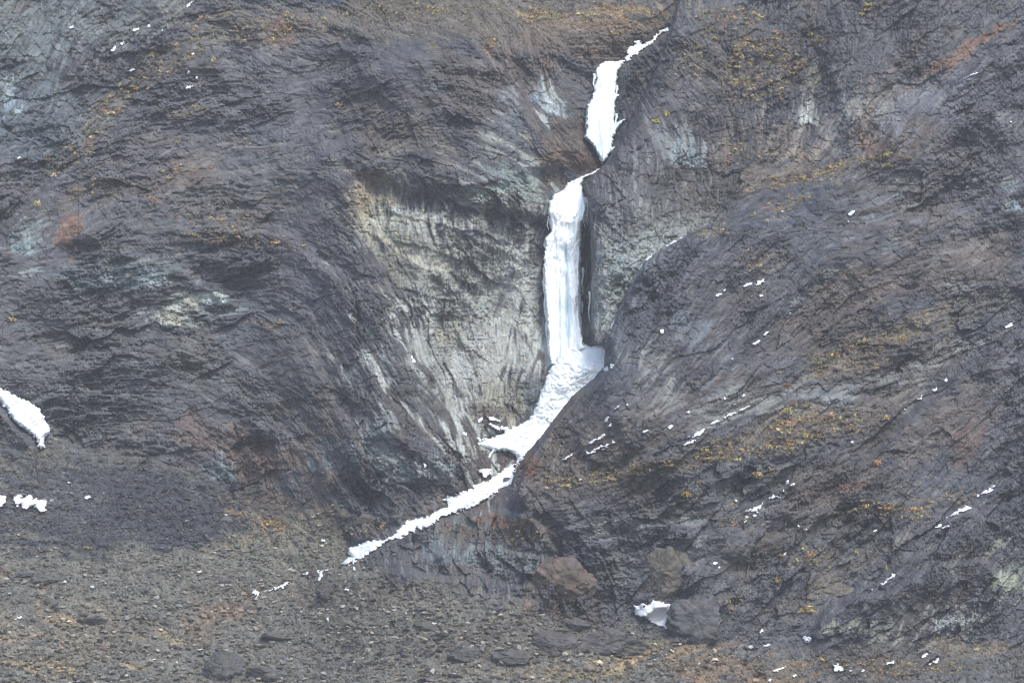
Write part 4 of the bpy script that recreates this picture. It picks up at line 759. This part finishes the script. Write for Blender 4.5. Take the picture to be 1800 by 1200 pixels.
# ------------------------------------------------------------------ dry autumn shrubs
def leaf_clump(seed, n=46):
    r = np.random.RandomState(seed); Vv = np.zeros((n, 3, 3)); d = r.normal(size=(n, 3)); d /= np.linalg.norm(d, axis=1)[:, None]
    c = d*(r.rand(n, 1)**0.4); c[:, 2] = np.abs(c[:, 2])*0.7
    for k in range(3): Vv[:, k] = c+r.normal(0, 0.24, (n, 3))
    return Vv.reshape(-1, 3), np.arange(3*n).reshape(n, 3)
SH = [(20,560,14,9,(172,142,70),'yellow-orange shrub alone on the dark slope at the left edge'),(595,183,11,7,(176,128,72),'single orange shrub high on the slope left of centre'),
 (1152,212,13,8,(168,156,60),'lower yellow shrub of the pair right of the upper icefall'),(1171,199,11,11,(176,148,62),'upper golden shrub of the pair right of the upper icefall'),
 (1187,120,8,7,(160,132,80),'tan shrub on the rib right of the waterfall top'),(1181,152,6,7,(150,98,66),'small rusty shrub above the golden pair'),
 (65,357,14,12,(166,156,96),'pale yellow shrub near the left edge above the brown scar'),(312,297,14,9,(178,120,72),'bright orange shrub left of centre upper slope'),(297,311,12,7,(150,138,78),'olive yellow shrub just below the bright orange one'),
 (268,347,12,8,(176,118,76),'orange shrub lower on the left upper slope'),(342,186,9,8,(156,142,70),'small yellow shrub below the three snow flecks'),(377,104,8,12,(170,152,96),'tall pale shrub at upper left by the ledge'),
 (479,918,30,12,(170,136,80),'wide golden plant mat at the end of the dark scree'),(154,962,16,5,(160,146,70),'thin yellow plant mat on the dark scree'),
 (763,78,8,8,(150,136,74),'small yellow plant up in the dark wall left of the waterfall'),(708,257,7,5,(146,136,70),'tiny olive plant low in the dark wall left of the waterfall'),
 (1418,1071,22,9,(172,136,66),'golden shrub row on the lower right outcrop'),(1424,975,18,10,(178,112,66),'bright orange shrub on the lower right slope'),(1507,971,9,7,(156,128,66),'small brownish yellow shrub right of the orange one'),(1557,995,7,11,(160,146,74),'small upright yellow shrub above the slanting snow streak'),
 (1368,1018,9,14,(150,120,60),'dark golden shrub in the cleft of the lower right slope'),(1423,1022,6,5,(166,150,80),'small pale yellow shrub between clefts at lower right'),
 (1332,833,14,11,(170,140,66),'golden shrub on the slope above the ledge snow cluster'),(1207,867,14,9,(164,128,66),'brownish gold shrub on the slope right of the cone foot'),
 (1540,812,16,10,(168,120,74),'orange tuft above the orange streak on the right slope'),(1557,892,22,8,(180,124,74),'long orange tuft beside the dark rock band'),(1610,894,22,8,(172,122,78),'second orange tuft right of the long one'),
 (1565,1088,0,0,None,None),(1287,886,9,6,(160,134,70),'small gold tuft left of the ledge snow cluster'),
 (1524,8,16,8,(164,148,72),'yellow shrub at the top edge right of centre'),(1514,24,12,6,(168,150,64),'yellow shrub right below the top edge one'),(1294,117,12,7,(172,146,76),'golden shrub in the right half near the dark rib'),
 (1373,155,9,6,(168,148,84),'pale gold shrub below the shrub field at upper right'),(1317,157,9,6,(168,150,80),'pale gold shrub left of its twin at upper right'),(1256,67,16,6,(172,150,80),'broad yellow shrub left of the shrub field'),(1365,57,16,10,(160,112,84),'reddish orange shrub in the middle of the shrub field'),
 (1440,71,26,6,(168,150,70),'long yellow shrub right in the shrub field'),(1425,58,9,9,(168,150,70),'round yellow shrub above the long yellow one'),(1291,30,9,9,(178,128,78),'orange shrub at upper left of the shrub field'),(1335,27,12,9,(176,146,84),'yellow-orange shrub top of the shrub field'),
 (1560,290,20,7,(162,148,66),'yellow-green shrub strip high on the brown ledge at right'),(1597,278,24,5,(156,140,72),'thin shrub strip right end of the brown ledge'),(1412,311,14,8,(160,138,66),'yellow shrub at the left end of the brown ledge'),(1475,322,8,7,(160,142,70),'small yellow shrub below the brown ledge'),
 (1587,244,7,6,(170,128,76),'lone orange shrub above the brown ledge at right'),(1382,718,20,14,(164,142,78),'yellow shrub clump below the pale rock band'),(1412,762,12,12,(160,142,66),'yellow shrub lower in the clump field on the right'),(1380,742,24,8,(176,124,76),'orange shrub mat in the clump field on the right'),
 (1383,676,14,6,(170,112,74),'orange shrub on top of the pale rock band'),(1521,597,9,9,(170,132,80),'orange shrub in the brown upper right slope'),(1590,593,14,10,(158,130,72),'brown-gold shrub right of the orange one in the brown slope'),(1335,466,7,5,(170,142,64),'small yellow shrub above the upper snow ledge, right'),(1316,466,8,5,(160,136,66),'small yellow shrub above the upper snow ledge, left')]
for i, (u, v, bw, bh, col, lab) in enumerate(SH):
    if not lab: continue
    Vl, Fl = leaf_clump(50+i, 70 if bw > 12 else 46); r = np.random.RandomState(i)
    g_ = sum(col)/3; cc = np.repeat(lin([g_+(col[0]-g_)*0.62+4, g_+(col[1]-g_)*0.7+6, g_+(col[2]-g_)*0.62])*r.uniform(0.6, 1.4, (len(Fl), 1)), 3, 0)
    o = obj('shrub', mesh('shrub', Vl, Fl, cc), M_LEAF, label=lab, cat='shrub', group='dry autumn shrubs')
    o.location = P(u, v+bh*0.3, float(at(u, v, NEAR))-0.05); o.scale = (bw*PXM*0.6, bw*PXM*0.4, bh*PXM*0.9)
def shrubs():
    r = np.random.RandomState(77); n = 420000; u = r.uniform(-20, 1820, n); v = r.uniform(-20, 1220, n)
    p = at(u, v, VD)*(0.25+0.75*sm(vnoise(u/22, v/16, 408), -0.1, 0.6)); k = r.rand(n) < p*0.42; u, v = u[k], v[k]; n = len(u)
    pos = P(u, v, at(u, v, NEAR)-0.12); s = (1.7+6.0*r.rand(n)**3.2)*PXM
    pal = lin(np.array([(176, 162, 104), (170, 154, 100), (172, 142, 104), (152, 142, 102), (112, 90, 80), (168, 162, 120), (140, 128, 102)]))
    col = pal[r.choice(7, n, p=[.18, .18, .1, .18, .12, .12, .12])]*r.uniform(0.75, 1.3, (n, 1))
    lf = 12; c = r.normal(0, 0.45, (n, lf, 1, 3)); c[..., 2] = np.abs(c[..., 2])*0.8
    X = (c+r.normal(0, 0.42, (n, lf, 3, 3)))*s[:, None, None, None]*0.62*np.array([1.2, 0.8, 0.9])+pos[:, None, None, :]
    cc = np.repeat(np.repeat(col, lf, 0)*r.uniform(0.55, 1.15, (n*lf, 1)), 3, 0)
    obj('low_shrubs', mesh('low_shrubs', X.reshape(-1, 3), np.arange(n*lf*3).reshape(-1, 3), cc), M_LEAF, kind='stuff', label='low dry yellow, orange and brown plants speckling the ledges')
    print('shrubs', n)
shrubs()

# ------------------------------------------------------------------ haze
def haze(dens):
    x, y0, y1, z0, z1 = 3200, -3100, 900, zf-3, 900
    bm = bmesh.new(); bmesh.ops.create_cube(bm, size=1); me = bpy.data.meshes.new('haze'); bm.to_mesh(me); bm.free()
    m = bpy.data.materials.new('haze'); m.use_nodes = True; nt = m.node_tree; nt.nodes.remove(nt.nodes['Principled BSDF'])
    pv = nt.nodes.new('ShaderNodeVolumePrincipled'); pv.inputs['Density'].default_value = dens; pv.inputs['Color'].default_value = (0.84, 0.90, 1.0, 1)
    nt.links.new(pv.outputs[0], nt.nodes['Material Output'].inputs['Volume'])
    o = obj('haze', me, m, kind='stuff', label='thin bluish haze in the air')
    o.location = (0, (y0+y1)/2, (z0+z1)/2); o.scale = (2*x, y1-y0, z1-z0)
haze(0.00016)
print('faces', sum(len(o.data.polygons) for o in SC.objects if o.type == 'MESH'))
